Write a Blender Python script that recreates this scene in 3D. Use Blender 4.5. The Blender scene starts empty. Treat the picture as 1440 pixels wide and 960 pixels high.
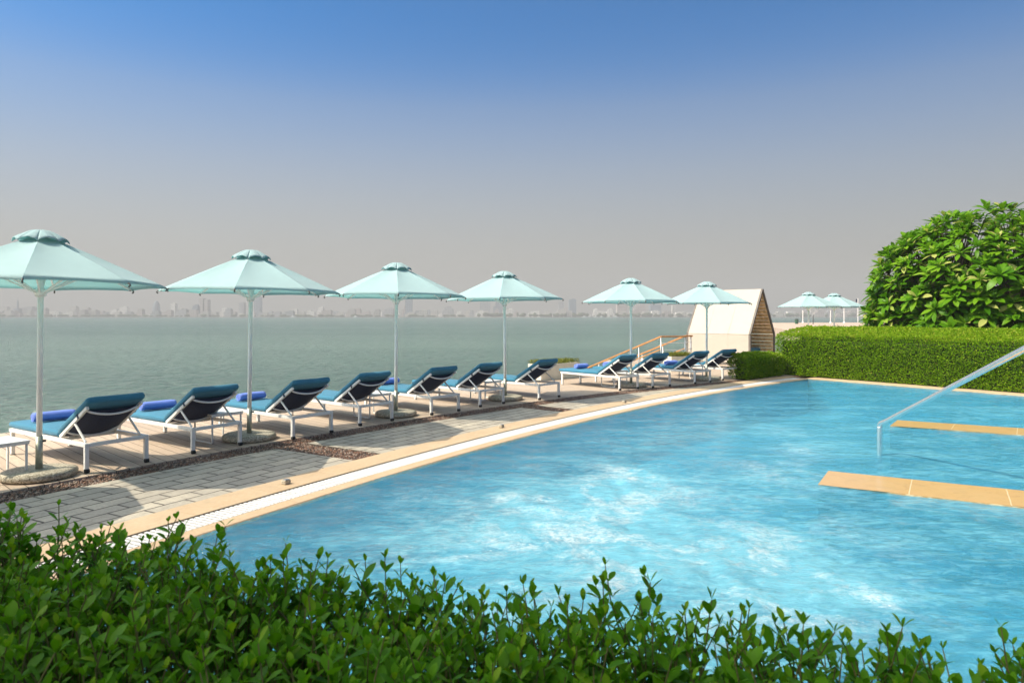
import bpy, math, random
from mathutils import Vector, Matrix, noise
from mathutils.geometry import tessellate_polygon

R = math.radians
rnd = random.Random(7)
scene = bpy.context.scene
col = scene.collection

# ------------------------------------------------------------------ world, sun, camera
SUN_EL, SUN_TO = 48.0, 18.0          # elevation; heading the shadows run (deg from +X towards +Y)
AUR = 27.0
w = bpy.data.worlds.new("World"); scene.world = w; w.use_nodes = True
nt = w.node_tree; nt.nodes.clear()
def wn(t, **k):
    n = nt.nodes.new(t)
    for a, b in k.items(): setattr(n, a, b)
    return n
out = wn('ShaderNodeOutputWorld'); bg = wn('ShaderNodeBackground')
sky = wn('ShaderNodeTexSky', sky_type='NISHITA', sun_disc=False, sun_elevation=R(SUN_EL),
         altitude=0.0, air_density=1.0, dust_density=1.0, ozone_density=2.0)
sx, sy = -math.cos(R(SUN_TO)), -math.sin(R(SUN_TO))      # horizontal direction towards the sun
sky.sun_rotation = math.atan2(sx, sy)
tc = wn('ShaderNodeTexCoord'); sep = wn('ShaderNodeSeparateXYZ')
ramp = wn('ShaderNodeValToRGB'); mix = wn('ShaderNodeMix', data_type='RGBA')
tint = wn('ShaderNodeMix', data_type='RGBA', blend_type='MULTIPLY')
nt.links.new(tc.outputs['Generated'], sep.inputs[0])
nt.links.new(sep.outputs['Z'], ramp.inputs[0])
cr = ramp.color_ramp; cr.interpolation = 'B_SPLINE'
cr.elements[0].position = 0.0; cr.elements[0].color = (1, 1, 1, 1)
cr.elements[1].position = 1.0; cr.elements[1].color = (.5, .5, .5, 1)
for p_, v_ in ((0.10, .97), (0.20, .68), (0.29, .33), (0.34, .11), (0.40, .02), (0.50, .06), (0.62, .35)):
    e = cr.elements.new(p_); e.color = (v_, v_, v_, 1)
nt.links.new(sky.outputs[0], tint.inputs['A']); tint.inputs['B'].default_value = (0.07, 0.48, 0.79, 1)
tint.inputs['Factor'].default_value = 1.0
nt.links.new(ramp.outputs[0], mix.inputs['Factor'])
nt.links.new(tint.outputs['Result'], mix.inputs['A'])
mix.inputs['B'].default_value = (2.52, 2.42, 2.20, 1)        # dusty desert air low in the sky; overhead share added to neutralise shade light
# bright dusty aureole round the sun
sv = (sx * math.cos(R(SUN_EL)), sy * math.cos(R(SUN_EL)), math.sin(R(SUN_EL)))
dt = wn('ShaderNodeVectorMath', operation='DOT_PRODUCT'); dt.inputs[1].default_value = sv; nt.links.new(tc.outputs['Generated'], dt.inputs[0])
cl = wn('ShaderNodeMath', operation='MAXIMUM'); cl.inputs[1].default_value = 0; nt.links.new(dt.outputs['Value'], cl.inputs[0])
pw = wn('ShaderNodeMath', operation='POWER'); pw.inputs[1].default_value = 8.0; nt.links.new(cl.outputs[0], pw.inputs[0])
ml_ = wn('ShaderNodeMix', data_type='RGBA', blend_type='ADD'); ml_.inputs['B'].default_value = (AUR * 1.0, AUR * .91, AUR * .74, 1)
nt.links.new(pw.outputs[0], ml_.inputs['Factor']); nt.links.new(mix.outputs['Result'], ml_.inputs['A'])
# the side of the sky nearer the sun is the brighter one
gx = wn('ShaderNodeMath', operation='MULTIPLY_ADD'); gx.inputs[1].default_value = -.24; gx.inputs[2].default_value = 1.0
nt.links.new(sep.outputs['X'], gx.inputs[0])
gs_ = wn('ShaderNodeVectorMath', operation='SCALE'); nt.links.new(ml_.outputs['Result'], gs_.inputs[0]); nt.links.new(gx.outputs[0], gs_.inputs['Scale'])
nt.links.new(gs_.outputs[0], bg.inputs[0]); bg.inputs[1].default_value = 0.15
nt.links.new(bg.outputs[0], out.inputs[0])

sd = bpy.data.lights.new('sun', 'SUN'); sd.energy = 4.3; sd.angle = R(0.5); sd.color = (1, .89, .70)
so = bpy.data.objects.new('sun', sd); col.objects.link(so)
so.rotation_euler = Vector((math.cos(R(SUN_TO)) * math.cos(R(SUN_EL)), math.sin(R(SUN_TO)) * math.cos(R(SUN_EL)),
                            -math.sin(R(SUN_EL)))).to_track_quat('-Z', 'Y').to_euler()

cd = bpy.data.cameras.new('camera'); cam = bpy.data.objects.new('camera', cd); col.objects.link(cam)
cam.location = (0, 0, 1.7); cam.rotation_euler = (R(90), 0, 0)
cd.lens = 24; cd.sensor_width = 36; cd.shift_y = -0.025; cd.clip_end = 6000; cd.clip_start = .05
cd.dof.use_dof = True; cd.dof.focus_distance = 9.0; cd.dof.aperture_fstop = 9.0
scene.camera = cam
vs = scene.view_settings; vs.view_transform = 'Standard'; vs.look = 'None'; vs.gamma = 1; vs.exposure = 0.42
scene.render.engine = 'CYCLES'
cy = scene.cycles; cy.use_denoising = True; cy.max_bounces = 8; cy.diffuse_bounces = 3; cy.glossy_bounces = 3
cy.transmission_bounces = 6; cy.transparent_max_bounces = 12; cy.volume_bounces = 0
cy.caustics_reflective = False; cy.caustics_refractive = False

# ------------------------------------------------------------------ materials
class N:
    def __init__(s, name):
        s.m = bpy.data.materials.new(name); s.m.use_nodes = True; s.t = s.m.node_tree; s.t.nodes.clear()
        s.out = s.n('ShaderNodeOutputMaterial')
    def n(s, t, **k):
        x = s.t.nodes.new(t)
        for a, b in k.items():
            if a.startswith('i_'):
                pass
            else: setattr(x, a, b)
        return x
    def l(s, a, b): s.t.links.new(a, b)
    def coord(s, kind='Object', scale=(1, 1, 1), rot=(0, 0, 0)):
        t = s.n('ShaderNodeTexCoord'); m = s.n('ShaderNodeMapping')
        m.inputs['Scale'].default_value = scale; m.inputs['Rotation'].default_value = rot
        s.l(t.outputs[kind], m.inputs[0]); return m.outputs[0]
    def noise(s, vec, scale, detail=3, rough=.5, dist=0):
        x = s.n('ShaderNodeTexNoise'); x.inputs['Scale'].default_value = scale
        x.inputs['Detail'].default_value = detail; x.inputs['Roughness'].default_value = rough
        x.inputs['Distortion'].default_value = dist
        s.l(vec, x.inputs['Vector']); return x.outputs['Fac']
    def ramp(s, fac, stops, interp='LINEAR'):
        r = s.n('ShaderNodeValToRGB'); c = r.color_ramp; c.interpolation = interp
        while len(c.elements) < len(stops): c.elements.new(.5)
        for e, (p, v) in zip(c.elements, stops):
            e.position = p; e.color = (v, v, v, 1) if isinstance(v, (int, float)) else (*v, 1)
        s.l(fac, r.inputs[0]); return r.outputs[0]
    def mixc(s, fac, a, b, mode='MIX'):
        m = s.n('ShaderNodeMix', data_type='RGBA', blend_type=mode)
        for sock, v in (('Factor', fac), ('A', a), ('B', b)):
            if isinstance(v, (int, float)): m.inputs[sock].default_value = v
            elif isinstance(v, tuple): m.inputs[sock].default_value = (*v, 1)
            else: s.l(v, m.inputs[sock])
        return m.outputs['Result']
    def math(s, op, a, b=None, clamp=False):
        m = s.n('ShaderNodeMath', operation=op, use_clamp=clamp)
        for i, v in enumerate((a, b)):
            if v is None: continue
            if isinstance(v, (int, float)): m.inputs[i].default_value = v
            else: s.l(v, m.inputs[i])
        return m.outputs[0]
    def bump(s, h, strength=.3, dist=.01, normal=None):
        b = s.n('ShaderNodeBump'); b.inputs['Strength'].default_value = strength; b.inputs['Distance'].default_value = dist
        s.l(h, b.inputs['Height'])
        if normal is not None: s.l(normal, b.inputs['Normal'])
        return b.outputs[0]
    def bsdf(s, color, rough=.5, metal=0, normal=None, spec=.5, sheen=0):
        b = s.n('ShaderNodeBsdfPrincipled')
        for sock, v in (('Base Color', color), ('Roughness', rough), ('Metallic', metal), ('Specular IOR Level', spec), ('Sheen Weight', sheen)):
            if isinstance(v, (int, float)): b.inputs[sock].default_value = v
            elif isinstance(v, tuple): b.inputs[sock].default_value = (*v, 1)
            else: s.l(v, b.inputs[sock])
        if normal is not None: s.l(normal, b.inputs['Normal'])
        return b.outputs[0]
    def mixs(s, fac, a, b):
        m = s.n('ShaderNodeMixShader')
        if isinstance(fac, (int, float)): m.inputs[0].default_value = fac
        else: s.l(fac, m.inputs[0])
        s.l(a, m.inputs[1]); s.l(b, m.inputs[2]); return m.outputs[0]
    def done(s, sh): s.l(sh, s.out.inputs['Surface']); return s.m

def simple(name, c, rough=.5, metal=0, var=.12, scale=6, bump=0, bscale=80, spec=.5, sheen=0):
    k = N(name); v = k.coord('Object'); n = k.noise(v, scale, 4)
    c2 = tuple(x * (1 - var) for x in c); c1 = tuple(min(1, x * (1 + var)) for x in c)
    cc = k.ramp(n, [(.3, c2), (.7, c1)])
    nm = k.bump(k.noise(v, bscale, 3), bump, .004) if bump else None
    return k.done(k.bsdf(cc, rough, metal, nm, spec, sheen))

M = {}
M['white_metal'] = simple('white_powder_coat', (.78, .77, .75), .38, var=.04, scale=9)
M['pole_metal'] = simple('pole_paint', (.91, .91, .89), .35, var=.06, scale=5)
M['galv'] = simple('galvanised_sleeve', (.42, .43, .36), .42, .6, var=.25, scale=30)
M['black_rubber'] = simple('black_rubber', (.015, .015, .017), .6)
M['dark_metal'] = simple('dark_bronze_metal', (.055, .052, .05), .5, var=.2)
M['steel'] = simple('brushed_steel', (.84, .83, .81), .27, .9, var=.06, scale=20)
M['steel_post'] = simple('steel_post', (.55, .55, .54), .35, .8, var=.1)
M['teak'] = simple('varnished_teak', (.52, .24, .085), .4, var=.25, scale=14)
M['navy'] = simple('navy_sling', (.010, .018, .05), .8, var=.3, scale=40, bump=.3, bscale=400)
M['cap'] = simple('rib_end_cap', (.10, .10, .095), .5)

def fabric(name, c, trans=.0, weave=260, var=.07, tcol=None):
    k = N(name); v = k.coord('Object'); n = k.noise(v, 3.0, 4, .6)
    cc = k.ramp(n, [(.25, tuple(x * (1 - var) for x in c)), (.75, tuple(min(1, x * (1 + var)) for x in c))])
    h = k.math('ADD', k.math('MULTIPLY', k.noise(v, weave, 1), .25), k.math('MULTIPLY', k.noise(v, 9, 3), 1.0))
    nm = k.bump(h, .35, .012)
    b = k.bsdf(cc, .85, 0, nm, .2, .15)
    if trans:
        t = k.n('ShaderNodeBsdfTranslucent'); k.l(cc, t.inputs[0]) if tcol is None else setattr(t.inputs[0], 'default_value', (*tcol, 1)); b = k.mixs(trans, b, t.outputs[0])
    return k.done(b)
M['teal'] = fabric('teal_canvas', (.045, .19, .30))
M['mint'] = fabric('mint_canvas', (.40, .555, .58), .26, var=.04, tcol=(.28, .66, .64))
M['towel'] = fabric('blue_terry', (.17, .26, .72), weave=420, var=.12)
M['canvas'] = fabric('cream_canvas', (.52, .46, .395), .04, var=.04)

def terrazzo():
    k = N('pebbledash_concrete'); v = k.coord('Object')
    vo = k.n('ShaderNodeTexVoronoi'); vo.inputs['Scale'].default_value = 75; k.l(v, vo.inputs['Vector'])
    c = k.ramp(vo.outputs['Color'], [(.15, (.20, .17, .12)), (.5, (.46, .41, .32)), (.85, (.62, .57, .47))])
    c = k.mixc(k.ramp(k.noise(v, 4, 4), [(.45, 0.0), (.75, .5)]), c, (.22, .20, .15))
    return k.done(k.bsdf(c, .85, 0, k.bump(vo.outputs['Distance'], .7, .006)))
M['concrete'] = terrazzo()

def deck_mat():
    k = N('weathered_deck_boards'); v = k.coord('Object', rot=(0, 0, R(43)))
    s = k.n('ShaderNodeSeparateXYZ'); k.l(v, s.inputs[0])
    row = k.math('DIVIDE', s.outputs['Y'], .14); fr = k.math('FRACT', row); fl = k.math('FLOOR', row)
    wn_ = k.n('ShaderNodeTexWhiteNoise', noise_dimensions='1D'); k.l(fl, wn_.inputs['W'])
    sc = k.n('ShaderNodeMapping'); sc.inputs['Scale'].default_value = (1.2, 16, 1); k.l(v, sc.inputs[0])
    g = k.noise(sc.outputs[0], 5, 6, .65, .4)
    c = k.ramp(wn_.outputs['Value'], [(0, (.48, .375, .29)), (.5, (.54, .43, .335)), (1, (.60, .49, .39))])
    c = k.mixc(k.ramp(g, [(.3, .55), (.7, 0.0)]), c, (.30, .22, .16))
    c = k.mixc(k.ramp(k.noise(v, .9, 4), [(.45, 0.0), (.8, .45)]), c, (.38, .32, .27))
    gap = k.math('MINIMUM', fr, k.math('SUBTRACT', 1, fr))
    gm = k.ramp(gap, [(.018, 1.0), (.04, 0.0)])
    c = k.mixc(gm, c, (.06, .045, .035))
    # screws / butt joints
    h = k.math('SUBTRACT', k.math('MULTIPLY', g, .3), gm)
    return k.done(k.bsdf(c, .75, 0, k.bump(h, .5, .006), .3))
M['deck'] = deck_mat()

def stone(name, c1, c2, bw, bh, mortar, cm, offset=.5, dirt=(.25, .23, .2), rough=.8, bstr=.4):
    k = N(name); t = k.n('ShaderNodeTexCoord'); v = t.outputs['UV']; o = t.outputs['Object']
    wv = k.n('ShaderNodeVectorMath', operation='ADD'); ns = k.n('ShaderNodeTexNoise'); ns.inputs['Scale'].default_value = 9
    k.l(o, ns.inputs['Vector'])
    sc = k.n('ShaderNodeVectorMath', operation='SCALE'); sc.inputs['Scale'].default_value = .012
    k.l(ns.outputs['Color'], sc.inputs[0]); k.l(v, wv.inputs[0]); k.l(sc.outputs[0], wv.inputs[1])
    b = k.n('ShaderNodeTexBrick'); b.offset = offset; b.offset_frequency = 2; b.squash = 1
    b.inputs['Scale'].default_value = 1; b.inputs['Brick Width'].default_value = bw; b.inputs['Row Height'].default_value = bh
    b.inputs['Mortar Size'].default_value = mortar; b.inputs['Mortar Smooth'].default_value = .3; b.inputs['Bias'].default_value = 0
    b.inputs['Color1'].default_value = (*c1, 1); b.inputs['Color2'].default_value = (*c2, 1); b.inputs['Mortar'].default_value = (*cm, 1)
    k.l(wv.outputs[0], b.inputs['Vector'])
    c = b.outputs['Color']
    n1 = k.noise(o, 2.2, 5, .6); n2 = k.noise(o, 26, 5, .7); n3 = k.noise(o, 7, 6, .75, .8)
    c = k.mixc(k.ramp(n1, [(.42, 0.0), (.8, .45)]), c, dirt)
    c = k.mixc(k.ramp(n2, [(.35, .35), (.6, 0.0)]), c, dirt)
    c = k.mixc(k.ramp(n3, [(.50, 0.0), (.72, .40)]), c, tuple(x * .55 for x in dirt))
    h = k.math('ADD', k.math('MULTIPLY', b.outputs['Fac'], -1.0), k.math('MULTIPLY', n2, .35))
    return k.done(k.bsdf(c, rough, 0, k.bump(h, bstr, .008), .3))
M['paver'] = stone('grey_stone_pavers', (.56, .505, .41), (.40, .365, .31), .40, .195, .012, (.07, .06, .05))
M['sandstone'] = stone('sandstone_coping', (.54, .395, .25), (.47, .335, .205), .85, 4.0, .0035, (.38, .25, .14), offset=0, dirt=(.60, .48, .34), rough=.6, bstr=.18)
M['wet_sandstone'] = stone('wet_sandstone', (.54, .345, .15), (.46, .28, .10), .80, 4.0, .006, (.70, .58, .38), offset=0, dirt=(.55, .38, .2), rough=.22, bstr=.15)
M['grate'] = simple('white_grating', (.66, .66, .66), .5, var=.05)
M['channel'] = simple('drain_channel', (.035, .038, .04), .7)

def pebbles():
    k = N('pebbles'); a = k.n('ShaderNodeAttribute', attribute_name='tint')
    c = k.ramp(a.outputs['Fac'], [(0, (.035, .025, .022)), (.35, (.11, .055, .036)), (.6, (.20, .095, .055)), (.8, (.15, .115, .10)), (1, (.34, .26, .20))])
    return k.done(k.bsdf(c, .55))
M['pebble'] = pebbles()
M['gravel_bed'] = simple('gravel_bed', (.06, .045, .036), .9, var=.5, scale=60)

def leaf(name, stops, trans=.3, rough=.4, trans_gain=(1.25, 1.35, .8)):
    k = N(name); a = k.n('ShaderNodeAttribute', attribute_name='tint')
    c = k.ramp(a.outputs['Fac'], stops)
    b = k.bsdf(c, rough, 0, None, .12)
    t = k.n('ShaderNodeBsdfTranslucent'); k.l(k.mixc(1.0, c, trans_gain, 'MULTIPLY'), t.inputs[0])
    return k.done(k.mixs(trans, b, t.outputs[0]))
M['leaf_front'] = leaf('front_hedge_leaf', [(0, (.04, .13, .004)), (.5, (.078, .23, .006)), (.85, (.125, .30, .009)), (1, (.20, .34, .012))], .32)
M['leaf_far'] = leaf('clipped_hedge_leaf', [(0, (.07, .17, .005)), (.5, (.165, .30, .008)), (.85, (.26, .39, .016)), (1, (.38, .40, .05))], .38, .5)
M['leaf_tree'] = leaf('frangipani_leaf', [(0, (.035, .12, .004)), (.5, (.09, .225, .007)), (.85, (.165, .31, .015)), (1, (.40, .42, .12))], .3, .35)
M['leaf_planter'] = leaf('planter_leaf', [(0, (.08, .12, .02)), (1, (.25, .24, .05))], .2)
M['hedge_core'] = simple('hedge_core', (.022, .038, .006), .95, var=.4, scale=20)
M['twig'] = simple('green_brown_twig', (.15, .13, .035), .7, var=.3, scale=30)
M['bark'] = simple('frangipani_bark', (.10, .072, .05), .85, var=.35, scale=10, bump=.6, bscale=30)
M['cab_frame'] = simple('weathered_frame', (.15, .13, .115), .7, var=.2)
M['slat'] = simple('cedar_slats', (.82, .56, .28), .6, var=.3, scale=8)
M['planter'] = simple('cream_render', (.72, .66, .54), .8, var=.08, bump=.2)
M['sand'] = simple('beach_sand', (.52, .38, .30), .95, var=.1, scale=.6, bump=.3, bscale=9)
M['soil'] = simple('soil', (.10, .075, .05), .95, var=.3)
M['render'] = simple('shade_block_render', (.55, .50, .43), .85, var=.08, scale=1.2, bump=.2)
M['glass_dark'] = simple('window_glass', (.03, .04, .05), .08)
M['trees_far'] = simple('far_trees', (.06, .08, .04), .95, var=.4, scale=.05)

def tile_mat():
    k = N('pool_mosaic'); t = k.n('ShaderNodeTexCoord'); o = t.outputs['Object']
    b = k.n('ShaderNodeTexBrick'); b.offset = 0
    for s_, v_ in (('Scale', 1), ('Brick Width', .05), ('Row Height', .05), ('Mortar Size', .002)): b.inputs[s_].default_value = v_
    b.inputs['Color1'].default_value = (.13, .54, .76, 1); b.inputs['Color2'].default_value = (.10, .48, .70, 1); b.inputs['Mortar'].default_value = (.22, .52, .70, 1)
    k.l(o, b.inputs['Vector'])
    return k.done(k.bsdf(b.outputs['Color'], .35))
M['tile'] = tile_mat()

# foam jets (world x, y, radius, strength)
JETS = [(1.37, 7.29, .38, .85), (.10, 6.35, .30, .55), (.15, 5.55, .55, .5), (.95, 6.4, .6, .75), (1.45, 4.85, .7, .6),
        (1.95, 4.35, .5, .75), (-.45, 5.1, .6, .3), (.85, 5.45, .9, .55), (.5, 4.5, .8, .42), (1.1, 7.9, .3, .3), (2.35, 5.2, .6, .22),
        (1.37, 7.29, .20, .9), (.07, 6.33, .16, .8), (1.85, 4.36, .34, .7), (.95, 6.5, .32, .7), (1.36, 4.72, .4, .5), (.75, 6.9, .16, .6), (3.75, 8.75, .42, .42), (3.05, 7.55, .6, .40), (4.05, 9.9, .5, .3), (2.3, 6.6, .7, .16), (-.9, 6.3, .5, .2)]
WATER_Z = -.012
def water_mat():
    k = N('pool_water'); t = k.n('ShaderNodeTexCoord'); o = t.outputs['Object']
    # turbulence-warped coordinates
    n0 = k.n('ShaderNodeTexNoise'); n0.inputs['Scale'].default_value = 1.1; n0.inputs['Detail'].default_value = 4; k.l(o, n0.inputs['Vector'])
    off = k.n('ShaderNodeVectorMath', operation='SCALE'); off.inputs['Scale'].default_value = .45; k.l(n0.outputs['Color'], off.inputs[0])
    wv = k.n('ShaderNodeVectorMath', operation='ADD'); k.l(o, wv.inputs[0]); k.l(off.outputs[0], wv.inputs[1]); wv = wv.outputs[0]
    mp = k.n('ShaderNodeMapping'); mp.inputs['Rotation'].default_value = (0, 0, R(-38)); mp.inputs['Scale'].default_value = (.55, 1.7, 1); k.l(wv, mp.inputs[0])
    st = k.noise(mp.outputs[0], 1.25, 8, .66, .35)        # long current streaks
    m2 = k.n('ShaderNodeMapping'); m2.inputs['Rotation'].default_value = (0, 0, R(-38)); m2.inputs['Scale'].default_value = (.7, 1.5, 1); k.l(o, m2.inputs[0])
    fine = k.noise(m2.outputs[0], 9, 7, .72, .5); chop = k.noise(m2.outputs[0], 3.4, 5, .62, .4)
    foam = k.n('ShaderNodeAttribute', attribute_name='foam').outputs['Fac']
    calm = k.n('ShaderNodeAttribute', attribute_name='calm').outputs['Fac']
    aer_sparkle = k.ramp(st, [(.40, .04), (.52, .38), (.64, .80)])
    aer_sparkle = k.math('ADD', k.math('MULTIPLY', aer_sparkle, .55), k.math('MULTIPLY', k.ramp(fine, [(.45, 0.0), (.60, .42)]), .9))  # fine noise paints ripple contrast and sparkle into the aeration colour
    aer_sparkle = k.math('MULTIPLY', k.math('ADD', aer_sparkle, .22), calm)
    aer_sparkle = k.math('ADD', aer_sparkle, k.math('MULTIPLY', foam, .50), True)
    d = k.n('ShaderNodeBsdfDiffuse'); k.l(k.mixc(aer_sparkle, (.045, .32, .52), (.165, .475, .605)), d.inputs['Color'])
    tr = k.n('ShaderNodeBsdfTransparent'); tr.inputs[0].default_value = (.60, .93, .98, 1)
    h = k.math('ADD', k.math('MULTIPLY', fine, .55), k.math('ADD', k.math('MULTIPLY', chop, 1.0), k.math('MULTIPLY', st, .5)))
    nm = k.bump(h, .75, .05)
    k.l(nm, d.inputs['Normal'])
    body = k.mixs(k.math('ADD', k.math('MULTIPLY', aer_sparkle,   .60), .24, True), tr.outputs[0], d.outputs[0])
    wh = k.n('ShaderNodeBsdfDiffuse'); wh.inputs['Color'].default_value = (.64, .69, .70, 1); k.l(nm, wh.inputs['Normal'])
    blot = k.ramp(k.noise(wv, 1.9, 5, .6, .6), [(.47, .05), (.66, 1.0)])
    fm = k.math('MULTIPLY', k.math('MULTIPLY', foam, blot), k.ramp(k.noise(wv, 17, 9, .80, .35), [(.40, 0.0), (.58, 1.0)]))
    fm = k.math('MULTIPLY', fm, .85, True)
    speck = k.math('MULTIPLY', k.ramp(k.noise(o, 34, 4, .7, .3), [(.60, 0.0), (.68, 1.0)]), k.ramp(k.math('MULTIPLY', foam, blot), [(.03, 0.0), (.30, 1.0)]))
    fm = k.math('MAXIMUM', fm, k.math('MULTIPLY', speck, .9))
    body = k.mixs(fm, body, wh.outputs[0])
    gl = k.n('ShaderNodeBsdfGlossy'); gl.inputs['Roughness'].default_value = .06; k.l(nm, gl.inputs['Normal'])
    fr = k.n('ShaderNodeFresnel'); fr.inputs['IOR'].default_value = 1.2; k.l(nm, fr.inputs['Normal'])
    return k.done(k.mixs(fr.outputs[0], body, gl.outputs[0]))
M['water'] = water_mat()

def sea_mat():
    k = N('sea_water'); o = k.coord('Object')
    mp = k.n('ShaderNodeMapping'); mp.inputs['Scale'].default_value = (1, 1.5, 1); k.l(o, mp.inputs[0]); v = mp.outputs[0]
    h = k.math('ADD', k.math('MULTIPLY', k.noise(v, 1.3, 5, .65, .4), .7), k.math('MULTIPLY', k.noise(v, .4, 3, .55), .45))
    nm = k.bump(h, 1.0, .8)
    big = k.noise(k.coord('Object', (.0035, .05, 1)), 1, 6)
    c = k.ramp(big, [(.40, (.030, .108, .078)), (.62, (.084, .175, .130))])
    return k.done(k.bsdf(c, .13, 0, nm, .5))
M['sea'] = sea_mat()

def city_mat(name, c):
    k = N(name); v = k.coord('Object', (.30, .30, .30)); b = k.n('ShaderNodeTexBrick'); b.offset = 0
    mp = k.n('ShaderNodeMapping'); mp.inputs['Rotation'].default_value = (R(90), 0, 0); k.l(v, mp.inputs[0]); k.l(mp.outputs[0], b.inputs['Vector'])
    for s_, q in (('Scale', 1), ('Brick Width', 1.1), ('Row Height', 1.0), ('Mortar Size', .28), ('Mortar Smooth', .2)): b.inputs[s_].default_value = q
    b.inputs['Color1'].default_value = (*[x * .35 for x in c], 1); b.inputs['Color2'].default_value = (*[x * .5 for x in c], 1); b.inputs['Mortar'].default_value = (*c, 1)
    return k.done(k.bsdf(b.outputs['Color'], .7))
CITY = [city_mat('city_cream', (.56, .54, .50)), city_mat('city_white', (.80, .78, .74)), city_mat('city_grey', (.38, .40, .42)),
        city_mat('city_blue', (.24, .30, .36)), city_mat('city_rose', (.48, .43, .41))]

# ------------------------------------------------------------------ mesh helpers
class MB:
    def __init__(s): s.v = []; s.f = []; s.uv = []; s.t = []; s.cur = 0.5; s.has_uv = False
    def add(s, vs, fs, uvs=None):
        b = len(s.v); s.v += [tuple(p) for p in vs]; s.t += [s.cur] * len(vs)
        for f in fs: s.f.append(tuple(i + b for i in f))
        if uvs: s.has_uv = True; s.uv += uvs
        else: s.uv += [(0, 0)] * len(vs)
    def box(s, c, size, m=None):
        x, y, z = (q / 2 for q in size); c = Vector(c)
        vs = [Vector((i * x, j * y, k * z)) for k in (-1, 1) for j in (-1, 1) for i in (-1, 1)]
        if m is not None: vs = [m @ p for p in vs]
        s.add([c + p for p in vs], [(0, 2, 3, 1), (4, 5, 7, 6), (0, 1, 5, 4), (2, 6, 7, 3), (0, 4, 6, 2), (1, 3, 7, 5)])
    def bar(s, a, b, wd, ht, up=(0, 0, 1)):
        a, b = Vector(a), Vector(b); d = (b - a); L = d.length; d.normalize(); u = Vector(up)
        sd = d.cross(u); sd = sd.normalized() if sd.length > 1e-6 else Vector((1, 0, 0)); u = sd.cross(d)
        m = Matrix((d, sd, u)).transposed()
        s.box((a + b) / 2, (L, wd, ht), m)
    def tube(s, pts, r, n=10, cap=True, radii=None):
        pts = [Vector(p) for p in pts]; rings = []; prev = None
        for i, p in enumerate(pts):
            d = (pts[min(i + 1, len(pts) - 1)] - pts[max(i - 1, 0)]).normalized()
            if prev is None:
                x = d.orthogonal().normalized()
            else:
                x = (prev - d * prev.dot(d)).normalized()
            prev = x; y = d.cross(x); rr = radii[i] if radii else r
            rings.append([p + (x * math.cos(2 * math.pi * k / n) + y * math.sin(2 * math.pi * k / n)) * rr for k in range(n)])
        vs = [q for ring in rings for q in ring]; fs = []
        for i in range(len(pts) - 1):
            for k in range(n):
                fs.append((i * n + k, i * n + (k + 1) % n, (i + 1) * n + (k + 1) % n, (i + 1) * n + k))
        if cap: fs += [tuple(range(n - 1, -1, -1)), tuple((len(pts) - 1) * n + k for k in range(n))]
        s.add(vs, fs)
    def lathe(s, prof, n=24, c=(0, 0, 0), wob=None):
        vs = []; fs = []; c = Vector(c)
        for r, z in prof:
            for k in range(n):
                a = 2 * math.pi * k / n; q = r * (wob(a) if wob else 1)
                vs.append(c + Vector((q * math.cos(a), q * math.sin(a), z)))
        for i in range(len(prof) - 1):
            for k in range(n):
                fs.append((i * n + k, i * n + (k + 1) % n, (i + 1) * n + (k + 1) % n, (i + 1) * n + k))
        fs += [tuple(range(n - 1, -1, -1)), tuple((len(prof) - 1) * n + k for k in range(n))]
        s.add(vs, fs)
    def poly(s, pts, z, holes=()):
        loops = [[Vector((x, y, 0)) for x, y in pts]] + [[Vector((x, y, 0)) for x, y in h] for h in holes]
        flat = [p for l in loops for p in l]
        tris = tessellate_polygon(loops)
        fs = []
        for a, b, c in tris:
            if (flat[b] - flat[a]).cross(flat[c] - flat[a]).z < 0: a, c = c, a
            fs.append((a, b, c))
        s.add([(p.x, p.y, z) for p in flat], fs)
    def wall(s, pts, z0, z1, closed=True):
        n = len(pts); vs = [(x, y, z0) for x, y in pts] + [(x, y, z1) for x, y in pts]
        s.add(vs, [(i, (i + 1) % n, n + (i + 1) % n, n + i) for i in range(n if closed else n - 1)])
    def strip(s, outer, inner, z0, z1=None, uvs=None):
        n = len(outer); z1 = z0 if z1 is None else z1
        vs = [(x, y, z0) for x, y in outer] + [(x, y, z1) for x, y in inner]
        s.add(vs, [(i, i + 1, n + i + 1, n + i) for i in range(n - 1)], uvs)
    def build(s, name, mat, parent=None, smooth=False, bevel=0, seg=2, loc=None):
        me = bpy.data.meshes.new(name); me.from_pydata(s.v, [], s.f)
        if s.has_uv:
            l = me.uv_layers.new(name='UVMap')
            idx = [0] * len(me.loops); me.loops.foreach_get('vertex_index', idx)
            buf = [0.0] * (2 * len(idx))
            for i, q in enumerate(idx): buf[2 * i], buf[2 * i + 1] = s.uv[q]
            l.data.foreach_set('uv', buf)
        if len(set(s.t[:400])) > 1 or (s.t and s.t[0] != .5):
            a = me.attributes.new('tint', 'FLOAT', 'POINT'); a.data.foreach_set('value', s.t)
        me.materials.append(mat)
        if smooth: me.polygons.foreach_set('use_smooth', [True] * len(me.polygons))
        me.update()
        o = bpy.data.objects.new(name, me); col.objects.link(o)
        if parent is not None: o.parent = parent
        if bevel:
            b = o.modifiers.new('bevel', 'BEVEL'); b.width = bevel; b.segments = seg; b.limit_method = 'ANGLE'
            if not smooth: b.harden_normals = False
        if loc is not None: o.location = loc
        return o

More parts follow.
